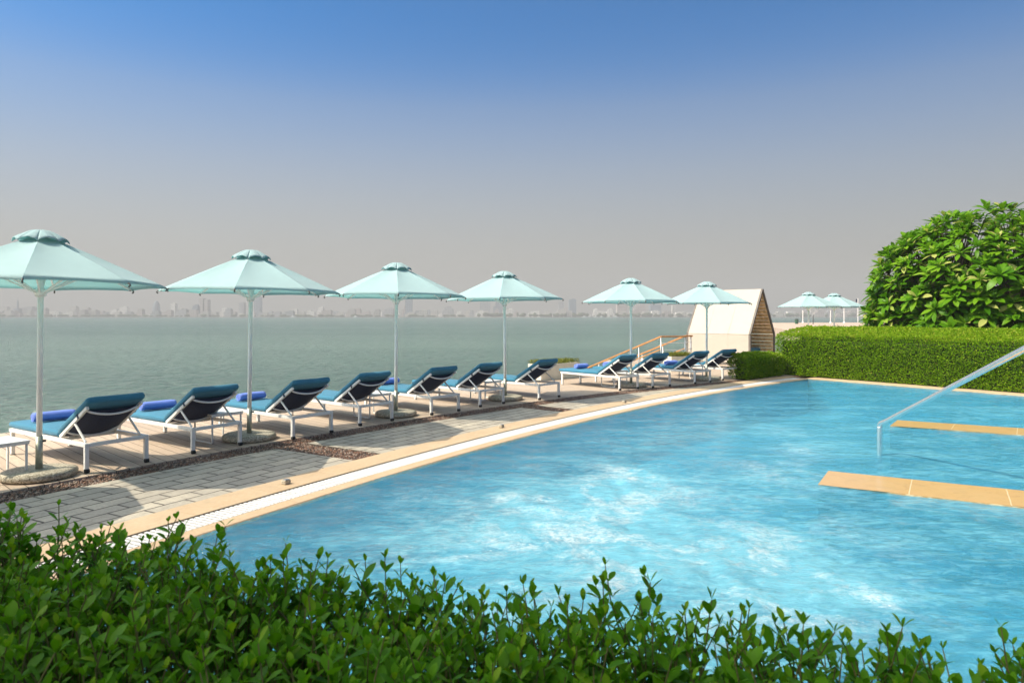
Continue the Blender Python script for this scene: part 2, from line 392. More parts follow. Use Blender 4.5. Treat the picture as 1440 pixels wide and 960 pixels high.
def tag(o, label=None, cat=None, group=None, kind=None):
    for k, v in (('label', label), ('category', cat), ('group', group), ('kind', kind)):
        if v: o[k] = v
    return o
def empty(name, loc=(0, 0, 0), rz=0):
    o = bpy.data.objects.new(name, None); o.location = loc; o.rotation_euler = (0, 0, rz); o.empty_display_size = .2
    col.objects.link(o); return o
def copy_tree(o, parent=None):
    c = o.copy(); col.objects.link(c)
    if parent is not None: c.parent = parent
    for ch in list(o.children): copy_tree(ch, c)
    return c
def rounded_box(mb, hx, hy, hz, r, nx=10, ny=6, nz=3, m=None, puff=0.0, jit=0.0, seed=0):
    """closed cushion shape: every face of a box gridded, its edges rounded to r"""
    def axis(h, n):
        q = [-h, -h + r * .3, -h + r * .65, -h + r]
        q += [-h + r + (2 * h - 2 * r) * i / n for i in range(1, n)]
        return q + [h - r, h - r * .65, h - r * .3, h]
    X, Y, Z = axis(hx, nx), axis(hy, ny), axis(hz, nz)
    idx = {}; vs = []; fs = []
    def vert(i, j, k):
        key = (i, j, k)
        if key in idx: return idx[key]
        p = Vector((X[i], Y[j], Z[k]))
        q = Vector((max(-hx + r, min(hx - r, p.x)), max(-hy + r, min(hy - r, p.y)), max(-hz + r, min(hz - r, p.z))))
        d = p - q
        if d.length > 1e-9: p = q + d.normalized() * r
        if puff:
            f = (1 - (p.x / hx) ** 4) * (1 - (p.y / hy) ** 4); p.z += puff * f * (1 if p.z > 0 else -.3)
        if jit:
            nv = noise.noise_vector(p * 7 + Vector((seed, 0, 0))); p += nv * jit
        vs.append(m @ p if m is not None else p); idx[key] = len(vs) - 1; return idx[key]
    a, b, c = len(X) - 1, len(Y) - 1, len(Z) - 1
    for i in range(a):
        for j in range(b):
            fs.append((vert(i, j, 0), vert(i, j + 1, 0), vert(i + 1, j + 1, 0), vert(i + 1, j, 0)))
            fs.append((vert(i, j, c), vert(i + 1, j, c), vert(i + 1, j + 1, c), vert(i, j + 1, c)))
    for i in range(a):
        for k in range(c):
            fs.append((vert(i, 0, k), vert(i + 1, 0, k), vert(i + 1, 0, k + 1), vert(i, 0, k + 1)))
            fs.append((vert(i, b, k), vert(i, b, k + 1), vert(i + 1, b, k + 1), vert(i + 1, b, k)))
    for j in range(b):
        for k in range(c):
            fs.append((vert(0, j, k), vert(0, j, k + 1), vert(0, j + 1, k + 1), vert(0, j + 1, k)))
            fs.append((vert(a, j, k), vert(a, j + 1, k), vert(a, j + 1, k + 1), vert(a, j, k + 1)))
    mb.add(vs, fs)

# ------------------------------------------------------------------ plan geometry
PC, DC = Vector((38.25, -16.25)), Vector((25.25, -11.0))     # centres of the pool-edge arc and of the deck arc
RW, RGI, RGO, RCO = 46.06, 46.19, 46.50, 46.88               # water, grate inner, grate outer, coping outer (from PC)
RPV, RGS, RUM = 34.50, 34.90, 35.38                          # gravel inner, gravel outer, umbrella line (from DC)
def on(c, a, r): return (c.x + r * math.cos(R(a)), c.y + r * math.sin(R(a)))
def hit(a, rd):
    """where the ray from PC at angle a meets the deck-centred circle rd"""
    u = Vector((math.cos(R(a)), math.sin(R(a)))); q = PC - DC
    b = q.dot(u); c = q.length_squared - rd * rd
    t = -b + math.sqrt(b * b - c); p = PC + u * t; return (p.x, p.y)
A0, A1 = 156.0, 131.0
ANG = [A0 + (A1 - A0) * i / 150 for i in range(151)]

corner = on(PC, A1, RW)
fd = Vector((2.77, -3.82)).normalized()
far_end = (corner[0] + fd.x * 12, corner[1] + fd.y * 12)
near_l = on(PC, 155.2, RW)
near_r = (near_l[0] + .95 * 15.5, near_l[1] - .31 * 15.5)
POOL = [on(PC, 155.2 + (A1 - 155.2) * i / 80, RW) for i in range(81)] + [far_end, near_r]

# ------------------------------------------------------------------ setting
mb = MB()
N_ = 1
mb.add([(-1500, -55, -1.3), (1500, -55, -1.3), (1500, 1800, -1.3), (-1500, 1800, -1.3)], [(0, 1, 2, 3)])
tag(mb.build('sea', M['sea']), kind='structure')

def r_out(a): return 38.75 if a > 120.5 else 43.0
DANG = [168 - .4 * i for i in range(150)]
edge = []
for a in DANG:
    ro = r_out(a)
    if edge and abs(ro - last) > .1: edge.append(on(DC, a + .4, ro))
    edge.append(on(DC, a, ro)); last = ro
# land: sand with the pool cut out of it
land_edge = [on(DC, a, r_out(a) - .35) for a in DANG]
outline = land_edge + [(16, 34), (34, 84), (60, 172), (120, 188), (330, 196), (330, -50), (-30, -50), (-12, -30)]
grow = [(PC + (Vector(p) - PC) * 1.0) for p in POOL]
hole = [on(PC, 155.5 + (A1 - .25 - 155.5) * i / 80, RW + .2) for i in range(81)] + [(far_end[0] + .2, far_end[1] + .1), (near_r[0] + .1, near_r[1] - .2)]
mb = MB(); mb.poly(outline, -.08, [hole[::-1]]); mb.wall(outline, -1.6, -.08)
tag(mb.build('beach', M['sand']), kind='structure')

mb = MB()
inn = [on(DC, a, RGS) for a in DANG]; ou = [on(DC, a, r_out(a)) for a in DANG]
mb.strip(ou, inn, 0.0); mb.wall(ou, -.14, 0.0, False); mb.wall(inn[::-1], -.14, 0.0, False)
tag(mb.build('terrace_deck', M['deck']), kind='structure')

# gravel bed and pavers (two cross strips of pebbles split the paving into panels)
mb = MB(); mb.strip([hit(a, RGS + .02) for a in ANG], [on(PC, a, RCO - .1) for a in ANG], -.045)
tag(mb.build('gravel_bed', M['gravel_bed']), kind='structure')
def angP(x, y): return math.degrees(math.atan2(y - PC.y, x - PC.x))
CUTS = [(angP(-2.62, 8.52), angP(-2.26, 8.86)), (angP(.56, 12.38), angP(.9, 12.66))]
panels = [(A0, CUTS[0][0]), (CUTS[0][1], CUTS[1][0]), (CUTS[1][1], A1 + 1.6)]
mb = MB()
for a, b in panels:
    n = max(12, int(abs(a - b) * 6)); an = [a + (b - a) * i / n for i in range(n + 1)]
    op = [hit(x, RPV) for x in an]; ip = [on(PC, x, RCO) for x in an]
    uo = [(-R(x) * RCO, (Vector(p) - PC).length - RCO) for x, p in zip(an, op)]; ui = [(-R(x) * RCO, 0.0) for x in an]
    mb.strip(op, ip, -.006, None, uo + ui); mb.wall(op, -.06, -.006, False)
    mb.wall([op[0], ip[0]], -.06, -.006, False); mb.wall([ip[-1], op[-1]], -.06, -.006, False)
tag(mb.build('paving', M['paver']), kind='structure')

# coping: outer sandstone band, grate channel, inner sandstone lip, far band
def arcstrip(mb, r0, r1, z0, z1, step=.25):
    n = 150
    uo = [(-R(x) * r0, r0 - RW) for x in ANG]; ui = [(-R(x) * r0, r1 - RW) for x in ANG]
    mb.strip([on(PC, x, r0) for x in ANG], [on(PC, x, r1) for x in ANG], z0, z1, uo + ui)
mb = MB()
arcstrip(mb, RCO, RGO, .004, .004); mb.wall([on(PC, x, RCO) for x in ANG], -.1, .004, False); mb.wall([on(PC, x, RGO) for x in ANG][::-1], -.25, .004, False)
arcstrip(mb, RGI, RW, .004, -.004); arcstrip(mb, RW, RW - .03, -.004, -.03); mb.wall([on(PC, x, RGI) for x in ANG], -.25, .004, False)
def band(mb, a, b, wd, z):
    a, b = Vector(a), Vector(b); d = (b - a).normalized(); nrm = Vector((-d.y, d.x)) ; L = (b - a).length
    p = [a, b, b + nrm * wd, a + nrm * wd]
    mb.add([(q.x, q.y, z) for q in p], [(0, 1, 2, 3)], [(0, 0), (L, 0), (L, wd), (0, wd)])
    mb.wall([(p[0].x, p[0].y), (p[1].x, p[1].y)], -.035, z, False)
band(mb, (corner[0] - fd.x * .1, corner[1] - fd.y * .1), far_end, .55, .0)
band(mb, far_end, near_r, -.0 + .5, -.001); band(mb, near_r, near_l, .45, -.002)
tag(mb.build('pool_coping', M['sandstone']), kind='structure')

mb = MB(); arcstrip(mb, RGO, RGI, -.05, -.05)
g = tag(mb.build('drain_channel', M['channel']), kind='structure')
mb = MB()
n = int(R(A0 - A1) * RGO / .05)
for i in range(n):
    a = A0 + (A1 - A0) * (i + .5) / n; c = on(PC, a, (RGO + RGI) / 2)
    m = Matrix.Rotation(R(a), 3, 'Z')
    mb.box((c[0], c[1], -.006), (RGO - RGI - .045, .028, .010), m)
for rr in (RGI + .10, RGI + .21):
    mb.strip([on(PC, x, rr + .006) for x in ANG], [on(PC, x, rr - .006) for x in ANG], -.008)
tag(mb.build('overflow_grate', M['grate']), 'white slatted overflow grating running along the curved pool edge', 'drain grate')

# basin
mb = MB(); mb.poly(POOL, -.85); mb.wall(POOL, -.85, -.02)
tag(mb.build('pool_basin', M['tile']), kind='structure')

# water sheet, really rippled; foam and calm per vertex
def inside(x, y):
    d = math.hypot(x - PC.x, y - PC.y)
    if d > RW + .0: return False
    v = Vector((x - corner[0], y - corner[1])); 
    if v.dot(Vector((-fd.y, fd.x))) > 0: return False
    nl = Vector((x - near_l[0], y - near_l[1]))
    return nl.dot(Vector((.31, .95))) > 0
xs = []; 
mb = MB(); vidx = {}; foamv = []; calmv = []
def wv(i, j, st, x0, y0):
    if (i, j) in vidx: return vidx[(i, j)]
    x, y = x0 + i * st, y0 + j * st
    f = 0
    for jx, jy, jr, js in JETS:
        d2 = ((x - jx) ** 2 + ((y - jy) * .8) ** 2) / (jr * jr)
        if d2 < 6: f += js * math.exp(-d2)
    f = min(f, 1.0)
    z = .006 * noise.noise((x * 1.7, y * 1.7, 0)) + .004 * noise.noise((x * 4.5, y * 4.5, 3)) 
    if f > .02: z += f * (.022 * noise.noise((x * 3.2, y * 3.2, 9)) + .018 * noise.noise((x * 8, y * 8, 5)) + .012 * noise.noise((x * 15, y * 15, 2)) + .012)
    dist = RW - math.hypot(x - PC.x, y - PC.y)
    calmv.append(max(.38, min(1, .38 + (dist - .35) / 1.8)) if y < 13 else max(.25, min(.8, .25 + (dist - .3) / 2)))
    foamv.append(f); mb.v.append((x, y, WATER_Z + z)); mb.t.append(.5); mb.uv.append((0, 0))
    vidx[(i, j)] = len(mb.v) - 1; return vidx[(i, j)]
st = .045; x0, y0 = -4.0, -2.2
for j in range(int(21 / st)):
    for i in range(int(20 / st)):
        if inside(x0 + (i + .5) * st, y0 + (j + .5) * st):
            mb.f.append((wv(i, j, st, x0, y0), wv(i + 1, j, st, x0, y0), wv(i + 1, j + 1, st, x0, y0), wv(i, j + 1, st, x0, y0)))
wo = tag(mb.build('pool_water', M['water'], smooth=True), kind='structure')
a = wo.data.attributes.new('foam', 'FLOAT', 'POINT'); a.data.foreach_set('value', foamv)
a = wo.data.attributes.new('calm', 'FLOAT', 'POINT'); a.data.foreach_set('value', calmv)

# loose pebbles
def scatter_pebbles(mb, pts_fn, count):
    base = [(1, 0, 0), (.5, .87, 0), (-.5, .87, 0), (-1, 0, 0), (-.5, -.87, 0), (.5, -.87, 0), (.25, .1, .8), (-.3, -.1, .75)]
    fs = [(0, 1, 6), (1, 2, 6), (2, 7, 6), (2, 3, 7), (3, 4, 7), (4, 5, 7), (5, 6, 7), (5, 0, 6)]
    for _ in range(count):
        p = pts_fn()
        if p is None: continue
        s_ = rnd.uniform(.009, .019); an = rnd.uniform(0, 6.28); ca, sa = math.cos(an), math.sin(an); q = rnd.uniform(.6, 1)
        mb.cur = rnd.random(); z = rnd.uniform(-.034, -.016)
        mb.add([(p[0] + s_ * (x * ca - y * q * sa), p[1] + s_ * (x * sa + y * q * ca), z + s_ * zz) for x, y, zz in base], fs)
mb = MB()
def pt_main():
    a = 156 - rnd.random() ** 1.0 * 24; t = rnd.random(); p, q = Vector(hit(a, RPV)), Vector(hit(a, RGS)); return p.lerp(q, t)
def pt_cross(k):
    def f():
        a = rnd.uniform(*CUTS[k]); p, q = Vector(hit(a, RPV)), Vector(on(PC, a, RCO)); return p.lerp(q, rnd.random())
    return f
scatter_pebbles(mb, pt_main, 15000); scatter_pebbles(mb, pt_cross(0), 1500); scatter_pebbles(mb, pt_cross(1), 1100)
tag(mb.build('pebbles', M['pebble'], smooth=True), 'brown and grey pebbles filling the strips between deck and paving', 'gravel', kind='stuff')

# ------------------------------------------------------------------ seat walls just breaking the water, rail, floor lights
for pts, lab in (([(3.486, 7.52), (3.10, 6.915)], 'wide sandstone wall top breaking the water, in front of the steel rail'),
                 ([(6.31, 11.18), (5.87, 10.60)], 'narrow golden wall top in the water behind the steel rail')):
    a, b = Vector(pts[0]), Vector(pts[1]); d = Vector((.868, -.497)); L = 7.0
    mb = MB(); n = 60; va = []; uvs = []
    for side, base in ((0, b), (1, a)):
        for i in range(n + 1):
            p = base + d * (L * i / n) + Vector((.497, .868)) * ((.038 if side == 0 else .018) * noise.noise((i * .16, side * 5, L)) + .006 * noise.noise((i * .9, side, 3))); va.append((p.x, p.y, -.004 + .004 * noise.noise((p.x * 2, p.y * 2, 1)))); uvs.append((L * i / n, side * .7))
    mb.add(va, [(i, i + 1, n + 2 + i, n + 1 + i) for i in range(n)], uvs)
    e1, e2 = a + d * L, b + d * L
    q4 = [(b.x, b.y), (e2.x, e2.y), (e1.x, e1.y), (a.x, a.y)]
    mb.wall(q4, -.03, -.004); pw_ = tag(mb.build('pool_wall', M['wet_sandstone']), lab, 'pool wall')
    mb = MB(); mb.wall(q4, -.85, -.03); mb.build('tiled_face', M['tile'], pw_)

rail = empty('pool_handrail', (4.53, 8.41, 0))
tag(rail, 'polished steel handrail bending up out of the pool water', 'handrail')
mb = MB()
cv = [(0, 0, -.84), (0, 0, .34)]
for i in range(1, 7):
    t = i / 7; cv.append((0, -.10 * t * t, .34 + .085 * t - .02 * t * t))
cv += [(0, -.13, .418), (0, -2.36, 1.40), (0, -3.2, 1.76)]
for i in range(1, 6):
    t = i / 6; cv.append((0, -3.2 - .18 * math.sin(t * 1.57), 1.76 + .03 - .20 * (1 - math.cos(t * 1.57)) ))
cv += [(0, -3.40, 1.4), (0, -3.40, -.84)]
mb.tube(cv, .029, 16); mb.build('rail_tube', M['steel'], rail, smooth=True)
mb = MB(); mb.tube([(0, 0, .322), (0, 0, .334)], .0325, 16); mb.build('collar', M['steel'], rail, smooth=True)

for (x, y), lab in zip([(-2.28, 6.89), (-.16, 10.36), (2.19, 13.32)],
                       ['small grey coping light nearest the foreground hedge', 'small grey coping light in front of the fourth parasol', 'small grey coping light farthest along the pool edge']):
    a = R(angP(x, y)); o = empty('coping_light', (x, y, .004), a)
    mb = MB(); mb.box((0, 0, .022), (.06, .075, .044)); mb.build('housing', M['concrete'], o, bevel=.008)
    mb = MB(); mb.box((.0, 0, .0475), (.045, .06, .006)); mb.build('lens', M['steel_post'], o, bevel=.002)
    tag(o, lab, 'floor light', 'coping lights along the pool edge')

# ------------------------------------------------------------------ sun loungers
def make_lounger():
    root = empty('sun_lounger')
    W2, L, Zt, T = .325, 1.86, .32, .042
    f = MB()
    for s_ in (-1, 1): f.bar((0 - T / 2, s_ * W2, Zt - T / 2), (L, s_ * W2, Zt - T / 2), T, T)
    f.bar((0, -W2 + T / 2 + .002, Zt - T / 2), (0, W2 - T / 2 - .002, Zt - T / 2), T, T - .003)
    f.bar((L - T / 2, -W2 + T / 2 + .002, Zt - T / 2), (L - T / 2, W2 - T / 2 - .002, Zt - T / 2), T, T - .003)
    f.bar((.66, -W2 + T / 2 + .002, Zt - .03), (.66, W2 - T / 2 - .002, Zt - .03), .03, .03)
    f.build('frame', M['white_metal'], root, bevel=.004)
    for x in (0, L - .05):
        for s_ in (-1, 1):
            lg = MB(); lg.bar((x, s_ * W2, .004), (x, s_ * W2, Zt - T - .001), T, T, (0, 1, 0)); lo = lg.build('leg', M['white_metal'], root, bevel=.004)
            if x == 0:
                wh = MB(); wh.tube([(x - .012, s_ * W2 - .024, .024), (x - .012, s_ * W2 + .024, .024)], .024, 14); wh.build('wheel', M['black_rubber'], lo, smooth=False, bevel=.004)
            else:
                wh = MB(); wh.box((x, s_ * W2, .004), (T + .004, T + .004, .008)); wh.build('foot_cap', M['black_rubber'], lo)
    # seat deck of white slats under the mattress
    s = MB()
    for i in range(9): s.bar((.75 + i * .125, -W2 + T / 2, Zt - .012), (.75 + i * .125, W2 - T / 2, Zt - .012), .05, .012)
    s.build('seat_slats', M['white_metal'], root)
    pv = Vector((.645, 0, Zt + .008)); tp = Vector((.035, 0, .70)); d = (tp - pv).normalized(); nrm = Vector((d.z, 0, -d.x)) * 1.0
    if nrm.z < 0: nrm = -nrm
    BW = W2 - .03; BL = (tp - pv).length
    b = MB()
    for s_ in (-1, 1): b.bar(pv + Vector((0, s_ * BW, 0)), tp + Vector((0, s_ * BW, 0)), .03, .036)
    for u, sag in ((BL - .07, .075), (.12, .08)):
        pts = []
        for i in range(13):
            t = -1 + 2 * i / 12; pts.append(pv + d * u + Vector((0, t * (BW - .013), 0)) - nrm * (sag * (1 - t * t) ** .8))
        b.tube(pts, .013, 8)
    b.build('backrest_frame', M['white_metal'], root, bevel=.003)
    for s_ in (-1, 1):
        p = pv + d * BL * .52 + Vector((0, s_ * (BW - .0), 0)) - nrm * .02
        st_ = MB(); st_.bar(p, Vector((.075, s_ * (BW), Zt + .001)), .018, .022); st_.build('strut', M['white_metal'], root, bevel=.003)
    # sagging sling behind the back cushion
    sl = MB(); vs_, fs_ = [], []; nu, nv_ = 10, 12
    for i in range(nu + 1):
        for j in range(nv_ + 1):
            u = BL * (.04 + .88 * i / nu); t = -1 + 2 * j / nv_
            sg = .004 + .062 * (1 - t * t) * (math.sin(math.pi * (.12 + .8 * i / nu)) ** .7)
            vs_.append(pv + d * u + Vector((0, t * (BW - .016), 0)) - nrm * sg)
    for i in range(nu):
        for j in range(nv_): q = i * (nv_ + 1) + j; fs_.append((q, q + 1, q + nv_ + 2, q + nv_ + 1))
    sl.add(vs_, fs_); so_ = sl.build('sling', M['navy'], root, smooth=True)
    sm = so_.modifiers.new('thick', 'SOLIDIFY'); sm.thickness = .006
    # cushions
    hz = .034
    c = MB(); m = Matrix.Translation((.645 + .655, 0, Zt + hz + .004))
    rounded_box(c, .655, W2 - .004, hz, .03, 14, 6, 1, m, .008, .006, 3); c.build('seat_cushion', M['teal'], root, smooth=True)
    ml = .40; ctr = pv + d * (ml - .005) + nrm * (hz + .022)
    rot = Matrix((-d, Vector((0, 1, 0)), nrm)).transposed().to_4x4()
    if rot.to_3x3().determinant() < 0: rot = Matrix((-d, Vector((0, -1, 0)), nrm)).transposed().to_4x4()
    c = MB(); hz = .040; rounded_box(c, ml, W2 - .006, hz, .036, 10, 6, 1, Matrix.Translation(ctr) @ rot, .010, .006, 8)
    cu = c.build('back_cushion', M['teal'], root, smooth=True)
    for s_ in (-1, 1):
        sp = MB(); p = pv + d * (BL * .70) + Vector((0, s_ * (BW + .017), .0)); sp.bar(p - nrm * .022, p + nrm * .028, .006, .032, tuple(d))
        sp.build('strap', M['navy'], cu)
    return root

LOUNGE = [  # head-end legs near / far in plan, foot direction (deg), label
    (None, None, 148.0, 'lounger cut off by the left edge, only its white head legs showing'),
    ((-4.61, 7.39), (-4.25, 7.93), 147.0, 'teal lounger with rolled blue towel, closest to the camera beside the first whole parasol'),
    ((-3.94, 8.41), (-3.57, 8.97), 145.8, 'teal lounger with blue towel, just left of the second parasol pole'),
    ((-3.02, 9.38), (-2.62, 9.91), 143.5, 'teal lounger with blue towel, directly right of the second parasol pole'),
    ((-2.35, 10.55), (-1.95, 11.05), 141.3, 'bare teal lounger left of the third parasol pole, without towel'),
    ((-1.39, 11.68), (-0.95, 12.18), 139.3, 'teal lounger right of the third parasol, blue towel half hidden by its neighbour'),
    ((-.59, 12.71), (-.18, 13.21), 139.0, 'bare teal lounger left of the fourth parasol pole'),
    ((.54, 13.76), (.98, 14.32), 138.8, 'bare teal lounger right of the fourth parasol, before the cream planter'),
    ((2.44, 15.54), (2.94, 15.94), 131.5, 'teal lounger seen side on after the gap in the row, towel at its foot'),
    ((3.31, 16.11), (3.82, 16.53), 130.0, 'teal lounger just right of the fifth parasol pole, near the gangway rail'),
    ((4.57, 17.05), (5.08, 17.55), 129.5, 'teal lounger with a towel on its seat, left of the sixth parasol pole'),
    ((5.55, 17.93), (6.05, 18.40), 127.5, 'last teal lounger of the row, against the cream cabana'),
]
lp = make_lounger(); loungers = []
for i, (A, B, ang, lab) in enumerate(LOUNGE):
    o = lp if i == 0 else copy_tree(lp)
    if A is None:
        c = Vector((-4.62, 7.98 - 0)) ; c = Vector((-5.52, 6.02))
    else: c = (Vector(A) + Vector(B)) / 2
    o.location = (c.x, c.y, 0); o.rotation_euler = (0, 0, R(ang))
    tag(o, lab, 'sun lounger', 'sun loungers in a row on the deck'); loungers.append((c, ang))

# rolled towels
def towel_mesh(seed, ln):
    r_ = random.Random(seed); mb = MB(); turns = 3.6; n = 90; th = .0135; oc, ic = [], []
    for i in range(n + 1):
        a = turns * 2 * math.pi * i / n; r = .012 + .058 * i / n
        oc.append((r * math.cos(a), r * math.sin(a))); ic.append(((r - th) * math.cos(a), (r - th) * math.sin(a)))
    secs = 14; vs_ = []
    for k in range(secs + 1):
        y = -ln / 2 + ln * k / secs; e = abs(k / secs * 2 - 1); sc = 1 - .10 * e ** 6
        for q in (oc, ic):
            for (x, z) in q:
                j = .004 * noise.noise((x * 18, y * 9 + seed, z * 18)); vs_.append(((x + j) * sc * 1.03, y + (.006 * noise.noise((x * 20, seed, z * 20)) if e > .9 else 0), (z + j) * sc * .96))
    m = n + 1; fs_ = []
    for k in range(secs):
        b = k * 2 * m; t = (k + 1) * 2 * m
        for i in range(n):
            fs_.append((b + i, b + i + 1, t + i + 1, t + i)); fs_.append((b + m + i, t + m + i, t + m + i + 1, b + m + i + 1))
        fs_.append((b + n, b + m + n, t + m + n, t + n))
    for b, fl in ((0, False), (secs * 2 * m, True)):
        for i in range(n):
            q = (b + i, b + m + i, b + m + i + 1, b + i + 1); fs_.append(q[::-1] if fl else q)
    mb.add(vs_, fs_); return mb
for i, t, s_, lab in ((1, 1.50, .02, 'rolled blue towel on the lounger closest to the camera'),
                      (2, 1.40, 0, 'rolled blue towel on the lounger just left of the second parasol pole'),
                      (3, 1.50, 0, 'rolled blue towel seen behind the second parasol pole'),
                      (5, 1.55, 0, 'rolled blue towel just left of the third parasol pole, mostly hidden'),
                      (8, 1.48, 0, 'rolled blue towel at the foot of the lounger seen side on'),
                      (9, 1.62, 0, 'rolled blue towel peeking out behind the side on lounger back'),
                      (10, .98, 0, 'rolled blue towel low on the seat in front of the far planter')):
    c, ang = loungers[i]; d = Vector((math.cos(R(ang)), math.sin(R(ang)))); p = c + d * t
    o = towel_mesh(i, .46 if i != 8 else .42).build('rolled_towel', M['towel'], smooth=True)
    o.location = (p.x, p.y, .32 + .078 + .063); o.rotation_euler = (0, R(rnd.uniform(0, 25)), R(ang + rnd.uniform(-6, 6)))
    tag(o, lab, 'towel', 'rolled towels on the loungers')

# ------------------------------------------------------------------ parasols
def make_parasol():
    root = empty('parasol')
    CR, ZR = 1.18, 2.035
    b = MB(); b.lathe([(.30, .0), (.345, .012), (.35, .055), (.335, .078), (.30, .088), (.05, .09)], 40, wob=lambda a: 1 + .012 * math.sin(3 * a + 1) + .008 * math.sin(8 * a))
    b.build('base', M['concrete'], root, smooth=True)
    b = MB(); b.tube([(0, 0, .086), (0, 0, .43)], .033, 18); so_ = b.build('sleeve', M['galv'], root, smooth=True)
    k_ = MB(); k_.tube([(.03, 0, .38), (.06, 0, .38)], .012, 10); k_.build('clamp_knob', M['dark_metal'], so_)
    b = MB(); b.tube([(0, 0, .425), (0, 0, 2.56)], .0275, 18); b.build('pole', M['pole_metal'], root, smooth=True)
    b = MB(); b.lathe([(.03, 1.90), (.05, 1.905), (.055, 1.96), (.04, 1.985), (.03, 1.99)], 16); b.build('hub', M['pole_metal'], root, smooth=True)
    def corner_(k): a = R(45 * k); return Vector((math.cos(a), math.sin(a), 0))
    for k in range(8):
        c = corner_(k)
        r_ = MB(); r_.bar(c * .05 + Vector((0, 0, 2.495)), c * (CR - .01) + Vector((0, 0, ZR - .012)), .018, .024); rb = r_.build('rib', M['pole_metal'], root)
        e = MB(); p = c * (CR + .004) + Vector((0, 0, ZR - .012))
        e.tube([p - c * .05, p, p + c * .012 + Vector((0, 0, -.018)), p - c * .006 + Vector((0, 0, -.034))], .009, 8); e.build('rib_end_cap', M['cap'], rb, smooth=True)
        s_ = MB(); s_.bar(c * .045 + Vector((0, 0, 1.945)), c * .62 + Vector((0, 0, 2.245)), .014, .018); s_.build('strut', M['pole_metal'], root)
    # canopy: eight panels, taut along the ribs and slightly hollow between them
    cn = MB(); nr, na = 12, 8
    for k in range(8):
        vs_, fs_ = [], []; a, b2 = corner_(k), corner_(k + 1); m_ = na + 1
        for i in range(nr + 2):
            t = min(1, i / nr); r = .06 + (CR - .06) * t
            for q in range(m_):
                f = q / na; bl = 4 * f * (1 - f); p = a.lerp(b2, f) * r
                z = 2.535 + (ZR - 2.535) * (t ** 1.06) - .027 * bl * math.sin(math.pi * t)
                z += .0025 * noise.noise((p.x * 6, p.y * 6, k))
                if i >= nr: z += .012 * bl; p = p * (1 - .012 * bl)
                if i > nr: p = p * .992; z -= .02
                vs_.append((p.x, p.y, z))
        for i in range(nr + 1):
            for q in range(na): fs_.append((i * m_ + q, (i + 1) * m_ + q, (i + 1) * m_ + q + 1, i * m_ + q + 1))
        cn.add(vs_, fs_)
    co = cn.build('canopy', M['mint'], root, smooth=True)
    vt = MB(); na2 = 8
    prof = [(.012, 2.606), (.08, 2.602), (.125, 2.582), (.175, 2.552), (.22, 2.522), (.256, 2.492)]
    for k in range(8):
        vs_, fs_ = [], []; m_ = na2 + 1
        for i, (r, z) in enumerate(prof):
            for q in range(m_):
                f = q / na2; p = corner_(k).lerp(corner_(k + 1), f) * r; bl = math.sin(math.pi * f) ** .8; w_ = (i / 5) ** 1.5
                g_ = .004 * math.sin(f * 19 + k * 2) * (i / 5)
                vs_.append((p.x * (1 + .05 * bl * w_), p.y * (1 + .05 * bl * w_), z + (.040 * bl - .020) * w_ + g_))
        for i in range(len(prof) - 1):
            for q in range(na2): fs_.append((i * m_ + q, (i + 1) * m_ + q, (i + 1) * m_ + q + 1, i * m_ + q + 1))
        vt.add(vs_, fs_)
    vo = vt.build('vent_cap', M['mint'], root, smooth=True); sm = vo.modifiers.new('thick', 'SOLIDIFY'); sm.thickness = .004
    return root
PAR = [(-6.16, 5.18, 16, 'mint parasol just outside the left frame edge, its shadow lying on the nearest pavers', 'terrace'), (-4.99, 7.2, 28, 'first whole parasol from the left, cut by the left frame edge', 'terrace'), (-3.62, 9.40, 12, 'second parasol from the left, tall mint canopy between towel loungers', 'terrace'),
       (-1.978, 11.62, 11, 'third parasol from the left, mint canopy before a hazy dark tower', 'terrace'), (-.137, 13.85, -3.5, 'fourth parasol from the left, last before the gap in the lounger row', 'terrace'),
       (2.856, 16.37, 6, 'fifth parasol from the left, standing before the gangway rail', 'terrace'), (5.15, 18.08, 0, 'sixth mint parasol, overlapping the cream cabana', 'terrace'),
       (12.16, 28.0, 8, 'left one of two mint parasols beyond the clipped hedge', 'beach'), (13.87, 29.4, 6, 'right one of two mint parasols beyond the clipped hedge', 'beach')]
pp = make_parasol()
for i, (x, y, rz, lab, wh) in enumerate(PAR):
    o = pp if i == 0 else copy_tree(pp)
    o.location = (x, y, 0); o.rotation_euler = (R(rnd.uniform(-.7, .7)), R(rnd.uniform(-.7, .7)), R(rz))
    if wh == 'beach': o.location.z = -.06; o.scale = (1.05,) * 3
    tag(o, lab, 'parasol', 'mint parasols along the water')

# side tables
def make_table():
    root = empty('side_table'); t = MB(); t.box((0, 0, .392), (.50, .46, .016)); t.box((.235, 0, .372), (.02, .45, .024)); t.box((-.235, 0, .372), (.02, .45, .024))
    t.build('table_top', M['white_metal'], root, bevel=.003)
    for s_ in (-1, 1):
        l = MB(); y = s_ * .205
        l.tube([(.22, y, .36), (.22, y, .04), (.208, y, .018), (.19, y, .012), (-.19, y, .012), (-.208, y, .018), (-.22, y, .04), (-.22, y, .36)], .012, 8)
        l.build('leg', M['white_metal'], root, smooth=True)
    return root
tb = make_table()
order = ['first', 'second', 'third', 'fourth', 'fifth', 'sixth']
for i in range(6):
    x, y = PAR[i + 1][:2]; ang = math.degrees(math.atan2(y - DC.y, x - DC.x)) - 1.5
    d = Vector((math.cos(R(ang)), math.sin(R(ang)))); tn = Vector((-d.y, d.x))
    p = Vector((x, y)) + d * .27 + tn * .30
    o = tb if i == 0 else copy_tree(tb)
    o.location = (p.x, p.y, 0); o.rotation_euler = (0, 0, R(ang))
    tag(o, f'low white side table beside the {order[i]} parasol pole from the left', 'side table', 'white side tables under the parasols')

